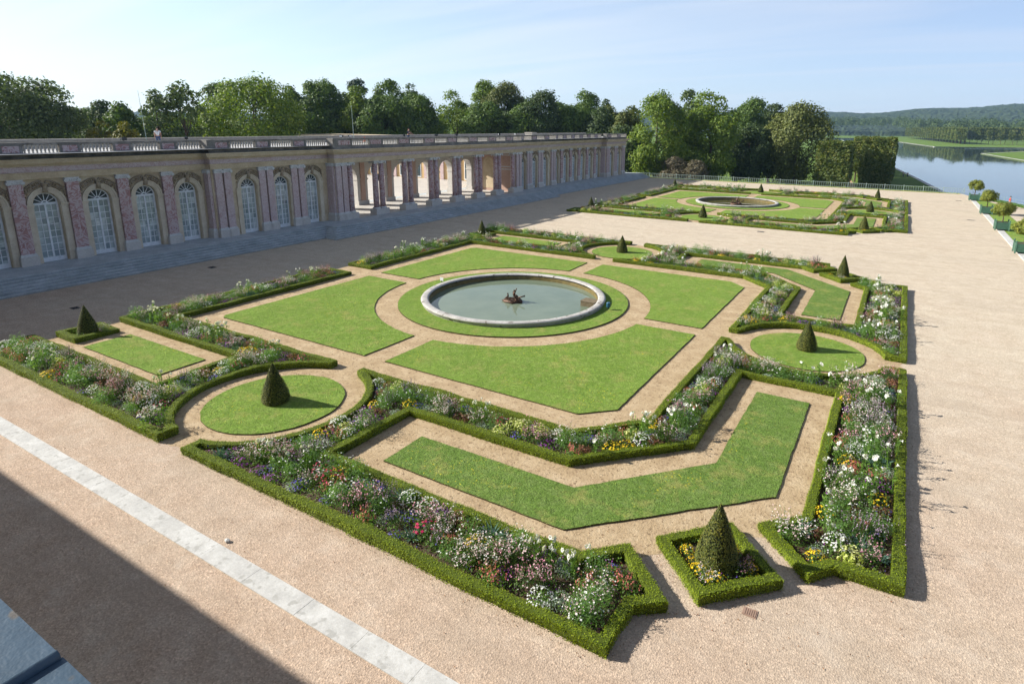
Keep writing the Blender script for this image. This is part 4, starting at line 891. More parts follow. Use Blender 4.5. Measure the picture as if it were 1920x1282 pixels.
# ------------------------------------------------------------------ trees
def crown(kind, H, W, r, base=.14, leaf=.62, dens=1.):
    m = M(); z0 = H*base; hc = (H-z0)/2; zc = z0+hc
    nl = dict(airy=56, irregular=50, pine=20).get(kind, 58)
    d = r.normal(0, 1, (nl, 3)); d /= np.linalg.norm(d, axis=1)[:, None]; d[:, 2] = d[:, 2]*.95+.04
    wav = .80+.30*r.random(nl)
    if kind in ('irregular', 'airy'): wav = .62+.46*r.random(nl)
    C_ = d*wav[:, None]*np.array([W*.37, W*.37, hc*.84]); rad = W*(.13+.11*r.random(nl))
    taper = 1-.34*np.clip(C_[:, 2]/hc, 0, 1)**2; C_[:, :2] *= taper[:, None]
    if kind == 'pine': rad *= 1.3
    if kind == 'airy': rad *= .95
    sq = np.array([1, 1, .8 if kind != 'pine' else .42])
    area = 4*math.pi*np.sum(rad**2)*.62
    n = int(min(22000, dens*area/(leaf*leaf*.31)*(.62 if kind == 'airy' else .66)))
    li = r.choice(nl, n, p=rad**2/np.sum(rad**2)); v = r.normal(0, 1, (n, 3)); v /= np.linalg.norm(v, axis=1)[:, None]
    out = C_[li]/(np.linalg.norm(C_[li], axis=1)[:, None]+1e-6); v += out*.5+np.array([0, 0, .2]); v /= np.linalg.norm(v, axis=1)[:, None]
    s = r.uniform(.68, 1.06, n); s = np.where(r.random(n) < .12, r.uniform(1.02, 1.3, n), s)
    P = C_[li]+v*(rad[li]*s)[:, None]*sq+np.array([0, 0, zc]); P[:, 2] = np.maximum(P[:, 2], .35)
    zt = np.percentile(P[:, 2], 99.6); P[:, 2] = np.where(P[:, 2] > zc, zc+(P[:, 2]-zc)*(H-zc)/(zt-zc), P[:, 2])
    P[:, :2] *= (W/2)/np.percentile(np.hypot(P[:, 0], P[:, 1]), 97)
    m.cards(P, v+np.array([0, 0, .15]), leaf*(1 if kind != 'airy' else .9), r, .62, .75, 0)
    return m, C_+np.array([0, 0, zc])
def tree(x, y, z, H, W, kind, label, group, r, base=.14, leaf=.62, name='tree', dens=1.):
    t = thing(name, label, 'tree', (x, y, z), group); m, cs = crown(kind, H, W, r, base, leaf, dens)
    o = m.build('crown', LEAF.get(kind) or LEAF['mid']); o.parent = t
    tr = M(); q = max(.16, H*.017); top = H*.62; bend = r.normal(0, .25, 2)
    tr.tube([(0, 0, -.3), (0, 0, .4), (bend[0]*.5, bend[1]*.5, top*.5), (bend[0], bend[1], top), (bend[0], bend[1], H*.85)], [q*1.6, q*1.1, q*.8, q*.5, q*.12], 8)
    for c in cs[r.permutation(len(cs))[:12 if kind in ('airy', 'irregular') else 7]]:
        b = np.array([bend[0]*.6, bend[1]*.6, min(c[2]*.7, top*.8)]); mid = (b+c)/2+r.normal(0, .3, 3); tr.tube([tuple(b), tuple(mid), tuple(c)], [q*.42, q*.28, q*.08], 5)
    o = tr.build('trunk', MAT['bark'], smooth=True); o.parent = t
    return t
GB, GG = 'trees standing beyond the palace', 'trees of the grove beyond the railing'
TL = [ # x, y, top z, width, kind, label : behind the palace, left to right; tops and distances read off the photograph
 (-108, 11, 18.2, 14.5, 'airy', 'open branched tree, leftmost beyond the palace roof'), (-112, 19, 18.0, 12.0, 'airy', 'open branched tree beside the leftmost one, beyond the tilted mast'),
 (-98, 0, 14.0, 7.0, 'dark', 'dark low tree under the leftmost open branched tree'), (-128, 32, 13.6, 7.0, 'mid', 'small tree between the open branched tree and the dark rounded one'), (-122, 33, 15.0, 6.9, 'dark', 'dark rounded tree right of the tilted mast'),
 (-113, 32, 14.4, 7.4, 'mid', 'soft dome shaped tree beside the dark rounded tree'), (-106, 35, 16.9, 7.0, 'irregular', 'twin topped tree left of the taller ragged tree'), (-102, 38, 18.4, 7.4, 'irregular', 'ragged tall tree just left of the gap with distant hill'),
 (-118, 56, 19.8, 9.6, 'irregular', 'ragged pine like tree right of the gap with distant hill'), (-102, 53, 20.2, 19.4, 'bright', 'broadest bright green maple, tallest mass left of the roof mast'), (-112, 70, 19.6, 9.0, 'mid', 'darker tree on the right flank of the broad maple'),
 (-108, 76, 21.4, 11, 'mid', 'tall leafy tree just left of the thin roof mast'), (-118, 98, 23.4, 8.4, 'pine', 'dark umbrella topped pine showing above the leafy trees'), (-98, 79, 19.8, 8.2, 'bright', 'narrow bright tree just right of the thin roof mast'),
 (-99, 91, 21.9, 11.8, 'mid', 'leafy tree behind the leaning person on the roof'), (-98, 98, 21.4, 8.0, 'irregular', 'thin ragged tree right of the leaning person'), (-92, 110, 19.8, 14, 'bright', 'bright broad tree over the middle of the colonnade'),
 (-86, 117, 23.2, 11.2, 'bright', 'tallest bright tree over the right half of the colonnade'), (-78, 115, 22.2, 14.2, 'olive', 'olive toned tall tree right of the tallest bright one'), (-76, 102, 16.6, 12.0, 'mid', 'lower leafy tree in front of the olive toned one'),
 (-66, 113, 19.7, 12.4, 'dark', 'dark blue green rounded tree right of the olive one'), (-66, 124, 17.3, 9.0, 'mid', 'low filler tree right of the dark rounded tree'), (-59, 129, 20.3, 12.0, 'mid', 'isolated dome topped tree near the far palace end'),
 (-62, 148, 19.0, 6.8, 'dark', 'small dark pointed tree beyond the far palace end'), (-52, 128, 16.3, 9.6, 'olive', 'dull olive tree behind the far palace corner'), (-41, 116, 15.6, 8.4, 'olive', 'dull tree just right of the far palace corner')]
TL += [
 (-156, 44, 13.8, 15, 'dark', 'lower back row tree left of the dark rounded tree'),
 (-140, 65, 13.0, 15, 'mid', 'lower back row tree filling the gap with the distant hill'),
 (-107.3, 74, 17.2, 15, 'mid', 'lower back row tree right of the broad maple'),
 (-109, 85, 18.2, 14, 'dark', 'lower back row tree left of the thin roof mast'),
 (-93, 82.3, 17.6, 14, 'mid', 'lower back row tree behind the narrow bright tree'),
 (-90, 90.4, 18.2, 13, 'mid', 'lower back row tree behind the thin ragged tree'),
 (-76.3, 115.8, 17, 15, 'dark', 'lower back row tree behind the olive toned tall tree'),
 (-67.4, 109, 16.2, 13, 'mid', 'lower back row tree left of the dark blue green tree'),
 (-58.9, 120, 16.2, 14, 'mid', 'lower back row tree left of the isolated dome topped tree'),
 (-49.7, 119, 15.4, 13, 'dark', 'lower back row tree right of the isolated dome topped tree'),
 (-43.5, 122.5, 14.8, 12, 'mid', 'lower back row tree by the far palace corner'),
 (-140, 53.6, 13, 15, 'mid', 'lower back row tree behind the twin topped tree'),
 (-155, 33, 13.4, 16, 'dark', 'lower back row tree behind the leftmost open trees'),
]
rt_ = np.random.default_rng(21)
for i, (x, y, zt, wd, kind, lab) in enumerate(TL): tree(x, y, 0 if y < 97 else -4.5, zt-(0 if y < 97 else -4.5), wd*1.08, kind, lab, GB, rt_, .08, .60, 'pine_tree' if kind == 'pine' else 'tree')
TG = [(-30.2, 108.5, 18.3, 13.2, 'bright', 'bright chestnut tree, leftmost of the grove beyond the railing'), (-31.4, 138, 20.6, 8.2, 'irregular', 'ragged taller tree between the two bright chestnuts'),
 (-20.0, 117.5, 18.6, 14.0, 'bright', 'second bright chestnut tree with foliage down to the railing'), (-16.8, 146, 18.4, 13.4, 'mid', 'round topped tree behind and right of the chestnuts'),
 (-12.6, 154, 17.2, 9.5, 'dark', 'dark tree left of the big rounded olive tree'), (-3.0, 135, 16.7, 16.6, 'olive', 'big rounded olive toned tree left of the clipped blocks'),
 (-13.5, 131, 11.5, 12, 'dark', 'shadowy low tree between the second chestnut and the olive tree'), (-28.6, 124, 11, 10, 'dark', 'shadowy tree between the two bright chestnuts'), (-38, 110, 11, 9, 'dark', 'shadowy tree between palace corner and first chestnut')]
for i, (x, y, zt, wd, kind, lab) in enumerate(TG): tree(x, y, -4.5, zt+4.5, wd*1.06, kind, lab, GG, rt_, .03, .58, dens=1.2 if kind == 'olive' else 1.6)
for x, y, zt, wd, lab in ((-24.3, 104.5, 4.2, 8.2, 'grey brown smoke bush in front of the chestnuts'), (-19.4, 104, 3.6, 6.4, 'smaller grey brown smoke bush right of the larger one')):
    t = thing('smoke_bush', lab, 'bush', (x, y, -4.5), 'smoke bushes by the railing'); m, _ = crown('bush', zt+4.5, wd, rt_, .02, .34, 1.2); o = m.build('foliage', LEAF['bush']); o.parent = t
    s = M()
    for k in range(7): a = k*.9; s.tube([(0, 0, 0), (math.cos(a)*wd*.2, math.sin(a)*wd*.2, (zt+4.5)*.55)], [.1, .04], 5)
    o = s.build('stem', MAT['bark']); o.parent = t
for x, y, zt, wd, lab, mt in ((-8.5, 106, -.2, 6., 'low ochre bush at the foot of the olive tree', 'bright'), (-33, 103, .6, 5, 'low bright bush between palace corner and railing', 'bright'), (-100, 22, 11, 5.5, 'yellowing shrub under the dark rounded tree', 'yellow'),
                          (-90, 2, 10.8, 6, 'yellow green shrub below the open branched trees', 'yellow'), (-96, 24, 10.9, 5, 'yellow shrub just above the roof edge', 'yellow')):
    z = -4.5 if y > 97 else 0
    t = thing('shrub', lab, 'bush', (x, y, z), 'shrubs'); m, _ = crown('bush', zt-z, wd, rt_, .03, .45, 1.); o = m.build('foliage', LEAF[mt]); o.parent = t
def clipped(x, y, z, wx, wy, H, z_low, label, group, r, leaf=.42, n=5200, trunks=((0, 0),), name='clipped_tree'):
    t = thing(name, label, 'tree', (x, y, z), group); m = M(); k = int(n)
    f = r.random(k); u, v, w = r.uniform(-1, 1, (3, k)); fac = r.choice(5, k, p=[.22, .22, .2, .2, .16])
    P = np.zeros((k, 3)); N = np.zeros((k, 3))
    zz = z_low+(H-z_low)*(w*.5+.5)
    for a, (ax, s) in enumerate(((0, -1), (0, 1), (1, -1), (1, 1))):
        q_ = fac == a; b = 1-ax; wide = (wx, wy)
        bul = 1-.16*np.abs(zz[q_]/H-.55)**1.5*2
        P[q_, ax] = s*wide[ax]/2*bul; P[q_, b] = u[q_]*wide[b]/2*bul; P[q_, 2] = zz[q_]; N[q_, ax] = s; N[q_, 2] = .3
    q_ = fac == 4; P[q_] = np.c_[u[q_]*wx*.46, v[q_]*wy*.46, H-.35*(u[q_]**4+v[q_]**4)]; N[q_, 2] = 1
    dep = .35*np.sin(P[:, 0]*1.7+P[:, 2]*.9+1)+.3*np.sin(P[:, 1]*1.5+P[:, 2]*1.6)
    P -= N*(dep*.55+r.exponential(.22, k))[:, None]
    m.cards(P, N, leaf, r, .62, .8, 0); o = m.build('crown', LEAF['clip']); o.parent = t
    co = M(); co.box(-wx*.38, wx*.38, -wy*.38, wy*.38, z_low+.6, H-.9); o = co.build('inner_twigs', MAT['boxin']); o.parent = t
    tr = M()
    for a, b in trunks: tr.tube([(a, b, -.2), (a, b, z_low+1.5)], [.24, .18], 7)
    o = tr.build('trunk', MAT['bark']); o.parent = t
    return t
GC = 'clipped hornbeam blocks'
clipped(6.9, 126, -4.5, 7.0, 13, 12.6, .6, 'clipped block tree left of the shaded path, beside the olive tree', GC, rt_, .55, 7500, [(-2., -4), (2, -4), (-2, 4), (2, 4)])
clipped(9.8, 176, -4.5, 5.0, 14, 12.6, 3.2, 'narrow clipped tree between the two larger clipped blocks', GC, rt_, .55, 4500, [(-1, -4), (1, 4)])
clipped(14.9, 152, -4.5, 7.9, 15, 13.3, .8, 'clipped block tree nearest the canal', GC, rt_, .55, 7500, [(-2.2, -5), (2, -5), (-2, 4), (2, 4)])
for k, w_ in enumerate(('first', 'second', 'third', 'fourth', 'fifth', 'sixth')): clipped(13.6-k*1.6, 170+k*17., -4.5, 7.2, 15, 12.2, .8, 'clipped block tree hidden in the row behind the canal side block, '+w_+' from it', GC, rt_, .8, 2600, [(-2, -4), (2, 4)])
# clipped avenue along the far bank
GA = 'clipped avenue trees along the far canal bank'
av = [(70.2-1.2*k*1.9, 779+1.2*k*17.) for k in range(22)]
for i, (x, y) in enumerate(av):
    clipped(x, y, -4.55, 11, 21.2, 17.5+.2*(i % 3), 4.2, 'clipped avenue tree with a bare trunk in the long row along the far canal bank', GA, rt_, 1.6, 1500, [(5, -8), (5, -3), (5, 3), (5, 8), (0, -10)], 'avenue_tree')
for k in range(16):
    x, y = 83.5+k*10.5, 790+k*1.2
    clipped(x, y, -4.55, 10.4, 14, 17.6, 4.6, 'dark clipped tree with a bare trunk at the right end of the far canal bank', 'clipped trees at the right end of the far bank', rt_, 1.6, 1300, [(-3.5, -6), (3, -6)], 'avenue_tree')
clipped(113, 470, -4.55, 16, 24, 19, 4, 'clipped tree standing on the green point at the right frame edge', 'clipped trees on the green point', rt_, 1.2, 1500, [(-6, -9), (-2, -10), (4, -10)], 'avenue_tree')
# woods and hills that read as one mass
def wood(pts, name, mt, leaf, per):
    m = M(); r = np.random.default_rng(77)
    for x, y, z, H, W in pts:
        k = per; v = r.normal(0, 1, (k, 3)); v[:, 2] = np.abs(v[:, 2])*.9-.15; v /= np.linalg.norm(v, axis=1)[:, None]
        s = r.uniform(.75, 1.05, k)*(1+.16*np.sin(v[:, 0]*4+x)*np.cos(v[:, 1]*5+y))
        P = np.array([x, y, z+H*.42])+v*s[:, None]*np.array([W/2, W/2, H*.58]); m.cards(P, v, leaf, r, .7, .6, 0)
    return struct(m.build(name, mt), 'stuff')
rw = np.random.default_rng(31); pts = []
for k in range(330):
    t_ = rw.random(); x = -230+rw.random()*780; y = 860+rw.random()*500
    lim = 1215-5.6*(x-10) if x < 80 else 830
    if x < 12: y = 1330+rw.random()*260
    elif y < lim: y = lim+rw.random()*140
    pts.append((x, y, -4.5+max(0, y-800)*.026, rw.uniform(18, 25), rw.uniform(13, 20)))
wood(pts, 'woodland', LEAF['dark'], 2.1, 260)
pts = [(rw.uniform(-420, -230), rw.uniform(60, 420), 0 if True else 0, rw.uniform(9, 14), rw.uniform(9, 15)) for k in range(110)]
wood(pts, 'distant_copse', LEAF['mid'], 1.4, 180)
# hills: ridge heights by compass bearing, covered with tree crowns
nb, nr = 900, 130; az = np.linspace(R(-100), R(28), nb); rd = np.linspace(1500, 3600, nr)
AZ, RD = np.meshgrid(az, rd); hx = np.interp(np.degrees(AZ), [-100, -60, -30, -12.6, -7.3, .7, 8.2, 28], [38, 40, 52, 70, 74, 86, 97, 98])
prof_ = np.clip((RD-1550)/1500, 0, 1); prof_ = prof_*prof_*(3-2*prof_); Xh, Yh = 20+np.sin(AZ)*RD, -30+np.cos(AZ)*RD
rh_ = np.random.default_rng(8)
def crowns(X, Y, cell, seed):
    ix, iy = np.floor(X/cell), np.floor(Y/cell); best = np.full(X.shape, 9.)
    for a in (-1, 0, 1):
        for b in (-1, 0, 1):
            cx, cy = ix+a, iy+b; h1 = np.abs(np.sin(cx*127.1+cy*311.7+seed)*43758.5) % 1; h2 = np.abs(np.sin(cx*269.5+cy*183.3+seed)*43758.5) % 1
            best = np.minimum(best, np.hypot(X/cell-cx-h1, Y/cell-cy-h2))
    return 1-np.clip(best, 0, 1)**1.5
Zh = -6+hx*prof_*(1+.07*np.sin(AZ*22)+.05*np.sin(AZ*57+1)+.08*np.sin(RD/170+AZ*9)) + 7*crowns(Xh, Yh, 34, 0)+5*crowns(Xh, Yh, 17, 3)+rh_.normal(0, 1.1, Xh.shape)
Zh[0] = -8; Zh[-1] = -8; V = np.stack([Xh, Yh, Zh], 2).reshape(-1, 3); i, j = np.meshgrid(np.arange(nr-1), np.arange(nb-1), indexing='ij'); i, j = i.ravel(), j.ravel()
hm = stone('forest_canopy', [(.2, (.016, .030, .012)), (.5, (.032, .052, .018)), (.8, (.058, .078, .024))], .02, .12, rough=1, bmp=1., bd=3., grain=.6)
struct(M().add(V, np.stack([i*nb+j, i*nb+j+1, (i+1)*nb+j+1, (i+1)*nb+j], 1)).build('hills', hm))

# ------------------------------------------------------------------ railing, right edge of the terrace
fe = thing('iron_railing', 'long pale green iron railing along the terrace edge before the trees', 'railing', (0, 97, 0))
A, B = np.array([-30.5, 96.9]), np.array([30.1, 96.9]); L = 61.; npan = 20
rail = M()
for z in (.14, .93): rail.box(-30.5, 30.1, 96.87, 96.93, z, z+.05)
adopt(rail.build('rail', MAT['iron']), fe)
pl_ = L/npan; pm = M()
for k in range(1, 8): pm.box(k*pl_/8-.022, k*pl_/8+.022, -.022, .022, .19, .93)
pm = pm.mesh('bar_panel', MAT['iron']); po = M().box(-.05, .05, -.05, .05, 0, 1.06).blob((0, 0, 1.09), .055).mesh('post', MAT['iron'])
for k in range(npan): local('bar_panel', pm, fe, (-30.5+k*pl_, -.1, 0))
for k in range(npan+1): local('post', po, fe, (-30.5+k*pl_, -.1, 0))
ws = thing('wire_fence', 'thin wire fence on posts along the right terrace edge above the water', 'fence', (33, 88, 0)); m = M(); wv = M()
ed = [(30.3, 96.9), (31.5, 93.3), (37., 78.8), (46, 56)]
for a, b in zip(ed, ed[1:]):
    n = max(1, int(math.dist(a, b)/3)); 
    for k in range(n+1): x, y = a[0]+(b[0]-a[0])*k/n, a[1]+(b[1]-a[1])*k/n; m.box(x-.02, x+.02, y-.02, y+.02, 0, .95)
    for z in (.9, .5): wv.tube([(a[0], a[1], z), (b[0], b[1], z)], .009, 4)
adopt(m.build('post', MAT['iron']), ws); adopt(wv.build('wire', MAT['iron']), ws)
r = np.random.default_rng(4); m = M(); n = 5200
t_ = r.random(n)*16; e0, e1 = np.array([31.2, 93.0]), np.array([36.7, 78.6]); u = r.random(n)[:, None]; P2 = e0+(e1-e0)*u+r.normal(0, .16, (n, 2))
m.cards(np.c_[P2, r.random(n)*.42], r.normal(0, 1, (n, 3))+np.array([0, 0, .6]), .12, r, .5, .8, 0)
tag(m.build('low_hedge', [GRN['mid']]), 'low ragged green hedge on the right terrace edge above the canal', 'hedge')
m = M(); n = 6500; P2 = np.c_[r.uniform(-30, 30, n), 96.55+r.normal(0, .16, n)]
m.cards(np.c_[P2, r.random(n)*.14], np.c_[r.normal(0, .6, (n, 2)), np.ones(n)], .13, r, .4, .8, 0); struct(m.build('grass_fringe', [GRN['lime']]), 'stuff')
struct(M().prism([(31.35, 30), (33.6, 30), (33.6, 82), (31.6, 90), (31.35, 90)], 0, .06).build('lawn', MAT['lawn']))
kb = M(); y = 0
while y < 90: kb.box(30.75, 31.34, y, y+1.45, -.05, .085); y += 1.46
struct(kb.build('kerb', MAT['kerb']))

# ------------------------------------------------------------------ orange trees in planters
pg = 'green planter boxes along the terrace edge'
pb = thing('planter_box', 'green slatted planter box farthest along the terrace edge', 'planter', (31.05, 85.4, .085), pg)
def box_parts(t):
    pa_ = M(); W2 = .62
    for s in (-1, 1):
        for k in range(4):
            z = .16+k*.19; pa_.box(-W2+.06, W2-.06, s*W2-.03, s*W2+.03, z, z+.18); pa_.box(s*W2-.03, s*W2+.03, -W2+.06, W2-.06, z, z+.18)
    pa_.box(-W2+.03, W2-.03, -W2+.03, W2-.03, .12, .80)
    local('slats', pa_.mesh('slats', MAT['planter']), t)
    cm = M().box(-.06, .06, -.06, .06, 0, 1.02).lathe([(.03, 1.02), (.07, 1.07), (.075, 1.12), (.03, 1.17), (.005, 1.19)], seg=10).mesh('corner_post', MAT['planterd'])
    for sx_ in (-1, 1):
        for sy_ in (-1, 1): local('corner_post', cm, t, (sx_*W2, sy_*W2, 0))
    local('earth', M().box(-W2+.05, W2-.05, -W2+.05, W2-.05, .80, .84).mesh('earth', MAT['soil']), t)
box_parts(pb)
plab = ['green slatted planter box farthest along the terrace edge', 'second farthest green slatted planter box on the pale kerb', 'third farthest green slatted planter box, beside the grass strip', 'largest green slatted planter box cut by the right frame edge']
tlab = ['round headed citrus tree in the farthest planter, against the water', 'round headed citrus tree in the second farthest planter', 'darker spreading citrus tree in the third planter', 'citrus tree in the nearest planter at the right frame edge']
for i, (x, y) in enumerate(((31.05, 85.4), (31.05, 67.6), (31.1, 52.2), (31.1, 37.2))):
    o = pb if i == 0 else copy_tree(pb); o.location = (x, y, .085); o['label'] = plab[i]
    t = thing('potted_tree', tlab[i], 'tree', (x, y, .92), 'citrus trees in planters'); r = np.random.default_rng(50+i); m = M(); cs = []
    for k in range(34):
        d = r.normal(0, 1, 3); d /= np.linalg.norm(d); c = d*np.array([.98, .98, .62])*r.uniform(.55, 1.05)+np.array([0, 0, 1.55]); cs.append(c); n = 150; v = r.normal(0, 1, (n, 3)); v /= np.linalg.norm(v, axis=1)[:, None]
        m.cards(c+v*.34*r.uniform(.5, 1.1, (n, 1)), v+d*.5+np.array([0, 0, .3]), .17, r, .5, .7, 0)
    o = m.build('crown', LEAF['orange']); o.parent = t; s = M().tube([(0, 0, -.1), (.02, 0, .5), (0, .02, 1.3)], [.07, .055, .04], 7)
    for c in cs[:7]: s.tube([(0, 0, .8), tuple(c)], [.03, .012], 5)
    o = s.build('trunk', MAT['bark']); o.parent = t

# ------------------------------------------------------------------ figures
def skin_obj(name, joints, edges, mat, parent=None, sub=2, root=0):
    me = bpy.data.meshes.new(name); me.from_pydata([j[:3] for j in joints], edges, []); me.materials.append(mat)
    o = bpy.data.objects.new(name, me); COL.objects.link(o)
    md = o.modifiers.new('skin', 'SKIN'); md.use_smooth_shade = True
    if not me.skin_vertices: raise RuntimeError('no skin layer')
    for sv, j in zip(me.skin_vertices[0].data, joints): q_ = j[3]; sv.radius = (q_, q_) if not hasattr(q_, '__len__') else q_
    me.skin_vertices[0].data[root].use_root = True
    ss = o.modifiers.new('sub', 'SUBSURF'); ss.levels = sub; ss.render_levels = sub
    if parent is not None: o.parent = parent
    return o
def person(label, x, y, z, rz, top, legs, lean=0., arms='down', hair='hair', seated=False):
    t = thing('person', label, 'person', (x, y, z), None, rz); l = lean
    # facing +y; pelvis 0
    J = [(0, 0, .95, .135), (0, .02+l*.25, 1.15, .13), (0, .02+l*.6, 1.38, (.15, .11)), (0, l*.75, 1.50, .055), (0, .02+l*.85, 1.60, .085), (0, .03+l*.9, 1.72, .07)]
    E_ = [(0, 1), (1, 2), (2, 3), (3, 4), (4, 5)]
    for s in (-1, 1):
        n = len(J); J += [(s*.10, 0, .88, .09), (s*.11, .01, .50, .06), (s*.11, -.01, .09, .042), (s*.12, .13, .04, .04)]; E_ += [(0, n), (n, n+1), (n+1, n+2), (n+2, n+3)]
        n = len(J)
        if arms == 'lean': A_ = [(s*.19, l*.62, 1.40, .06), (s*.25, .22+l*.7, 1.2, .045), (s*.24, .44+l*.8, 1.05, .032), (s*.22, .53+l*.8, 1.03, .035)]
        else: A_ = [(s*.19, 0+l*.6, 1.40, .06), (s*.25, -.02+l*.5, 1.13, .045), (s*.25, .06+l*.4, .88, .032), (s*.25, .09+l*.4, .80, .035)]
        J += A_; E_ += [(2, n), (n, n+1), (n+1, n+2), (n+2, n+3)]
        if sub_fingers:
            h = A_[3]
            for k in range(5):
                n2 = len(J); J += [(h[0]+(k-2)*.016, h[1]+.05+(.02 if k in (1, 2, 3) else 0), h[2]-(.02 if arms == 'lean' else .06), .009)]; E_ += [(n+3, n2)]
    o = skin_obj('body', J, E_, MAT['skin'], t)
    S = [(0, 0, .94, .15), (0, .02+l*.25, 1.15, .148), (0, .02+l*.6, 1.38, (.168, .13)), (0, .01+l*.7, 1.455, .075)]; SE = [(0, 1), (1, 2), (2, 3)]
    for s in (-1, 1): n = len(S); S += [(s*.19, l*.62, 1.40, .075), tuple(np.array((s*.235, (.14 if arms == 'lean' else -.01)+l*.66, 1.25)))+(.062,)]; SE += [(2, n), (n, n+1)]
    skin_obj('shirt', S, SE, MAT[top], t)
    Tt = [(0, 0, .96, .15)]; TE = []
    for s in (-1, 1): n = len(Tt); Tt += [(s*.10, 0, .86, .105), (s*.11, .01, .50, .075), (s*.11, -.01, .12, .06)]; TE += [(0, n), (n, n+1), (n+1, n+2)]
    skin_obj('trousers', Tt, TE, MAT[legs], t)
    hh = M().blob((0, .01+l*.88, 1.685), (.083, .095, .085), seg=10, rings=7); o = hh.build('hair', MAT[hair], smooth=True); o.parent = t
    fc = M().blob((0, .105+l*.88, 1.645), (.014, .02, .02)).blob((-.03, .092+l*.88, 1.668), .009).blob((.03, .092+l*.88, 1.668), .009); o = fc.build('face', MAT['skin'], smooth=True); o.parent = t
    return t
sub_fingers = True
person('person in a dark short sleeved shirt leaning on the roof balustrade above the colonnade', -30.95, 24.2, 8.80, -math.pi/2+.35, 'navy', 'jean', .10, 'lean')
person('person in a white shirt standing on the left part of the roof', -38.6, -.6, 8.80, 1.2, 'whitec', 'jean')
person('person in pale clothes walking on the shaded bank by the canal', 21.2, 203, -4.5, 2.2, 'whitec', 'jean')
person('person in dark clothes walking beside the pale dressed one on the shaded bank', 22.4, 202.4, -4.5, 2.2, 'navy', 'navy')
person('person in blue clothes on the shaded path between the clipped trees', 6.6, 176, -4.47, .4, 'jean', 'navy')
person('person in a red top standing beyond the grass strip by the planters', 34.6, 77.2, 0, -1.5, 'redc', 'whitec')

# ------------------------------------------------------------------ fountain statues
def child(r, c, s, pose, mat, parent):
    a, el = pose; R_ = Matrix.Rotation(a, 3, 'Z'); P = lambda x, y, z: tuple(Vector(c)+R_ @ Vector((x, y, z))*s)
    J = [(*P(0, 0, .18), .16*s), (*P(0, .03, .40), .155*s), (*P(0, .05, .58), .16*s), (*P(0, .06, .68), .075*s), (*P(0, .08, .80), .135*s), (*P(0, .08, .90), .11*s)]
    E_ = [(0, 1), (1, 2), (2, 3), (3, 4), (4, 5)]
    for q_ in (-1, 1):
        n = len(J); J += [(*P(q_*.10, .08, .15), .11*s), (*P(q_*.16, .36, .24), .09*s), (*P(q_*.17, .42, -.02), .065*s), (*P(q_*.17, .52, -.05), .055*s)]; E_ += [(0, n), (n, n+1), (n+1, n+2), (n+2, n+3)]
        n = len(J); e = el if q_ > 0 else -.2; J += [(*P(q_*.15, .05, .58), .085*s), (*P(q_*.30, .10, .58+.25*e), .07*s), (*P(q_*.34, .2, .58+.45*e), .055*s)]; E_ += [(2, n), (n, n+1), (n+1, n+2)]
    return skin_obj('figure', J, E_, mat, parent, 2)
def statue(x, y, z, label, sc_, seed):
    r = np.random.default_rng(seed); t = thing('fountain_statue', label, 'statue', (x, y, z), 'lead statue groups in the basins'); t.scale = (sc_,)*3; sc_ = 1.; m = M()
    n = 24
    prof = [(.95, -.2), (1.02, .0), (1.05, .12), (.9, .22), (.55, .34), (.2, .42)]
    V = []
    for ri, (q_, zz) in enumerate(prof):
        for k in range(n): a = k*2*math.pi/n; w_ = 1+.10*math.sin(a*5+ri)+.08*r.normal(); V.append((q_*w_*math.cos(a)*sc_, q_*w_*math.sin(a)*sc_*.85, zz+.03*r.normal()))
    m.add(V, [(i*n+j, i*n+(j+1) % n, (i+1)*n+(j+1) % n, (i+1)*n+j) for i in range(len(prof)-1) for j in range(n)]+[tuple((len(prof)-1)*n+j for j in range(n))])
    for k in range(60): a = r.uniform(0, 6.28); q_ = r.uniform(.5, 1.0)*sc_; m.blob((math.cos(a)*q_, math.sin(a)*q_*.85, .14+.2*(1-q_)+.05*r.random()), r.uniform(.05, .10), seg=6, rings=4)
    m.build('rock_base', MAT['bronze'], smooth=True).parent = t
    child(r, (.05, .05, .42), .95, (-.5, 1.3), MAT['bronze'], t); child(r, (-.55, -.1, .24), .72, (2.1, .5), MAT['bronze'], t); child(r, (.5, -.25, .22), .75, (-2.0, .35), MAT['bronze'], t)
    g_ = M().tube([(.55, .1, .45), (.95, .2, .6), (1.3, .3, .72)], [.10, .07, .09], 7)
    for k in range(14): g_.blob((-.2+r.normal(0, .25), -.45+r.normal(0, .2), .36+.1*r.random()), .07, seg=6, rings=4)
    g_.build('grapes_and_arm', MAT['bronze'], smooth=True).parent = t
statue(.1, -.25, WZ1, 'brown lead statue of children on a rock in the first basin', .60, 3)
statue(0, 60.4, WZ2, 'brown lead statue of children on a rock in the far basin', .8, 5)
# things round the basin
pb_ = thing('pump_grating', 'weathered wooden duck ramp box with grating at the right rim of the first basin', 'water box', (4.72, 1.6, WZ1-.2))
m = M()
for k in range(5): m.box(-.5, .5, -.42+k*.17, -.42+k*.17+.15, .50, .54)
m.build('top_slats', MAT['wood']).parent = pb_; M().box(-.48, .48, -.4, .4, 0, .49).build('casing', MAT['wood']).parent = pb_
sp_ = thing('garden_spotlight', 'small blue spotlight on the grass by the right basin rim', 'spotlight', (6.25, 1.0, .08)); o = M().lathe([(.03, 0), (.03, .18)], seg=8).build('stake', MAT['dark']); o.parent = sp_
o = M().lathe([(.09, .14), (.115, .2), (.12, .42), (.10, .45)], seg=12).build('housing', MAT['blue']); o.parent = sp_
sg = thing('plaque', 'small pale plaque on a stand at the left rim of the first basin', 'sign', (-6.35, .4, .08)); o = M().box(-.02, .02, -.02, .02, 0, .25).build('post', MAT['dark']); o.parent = sg
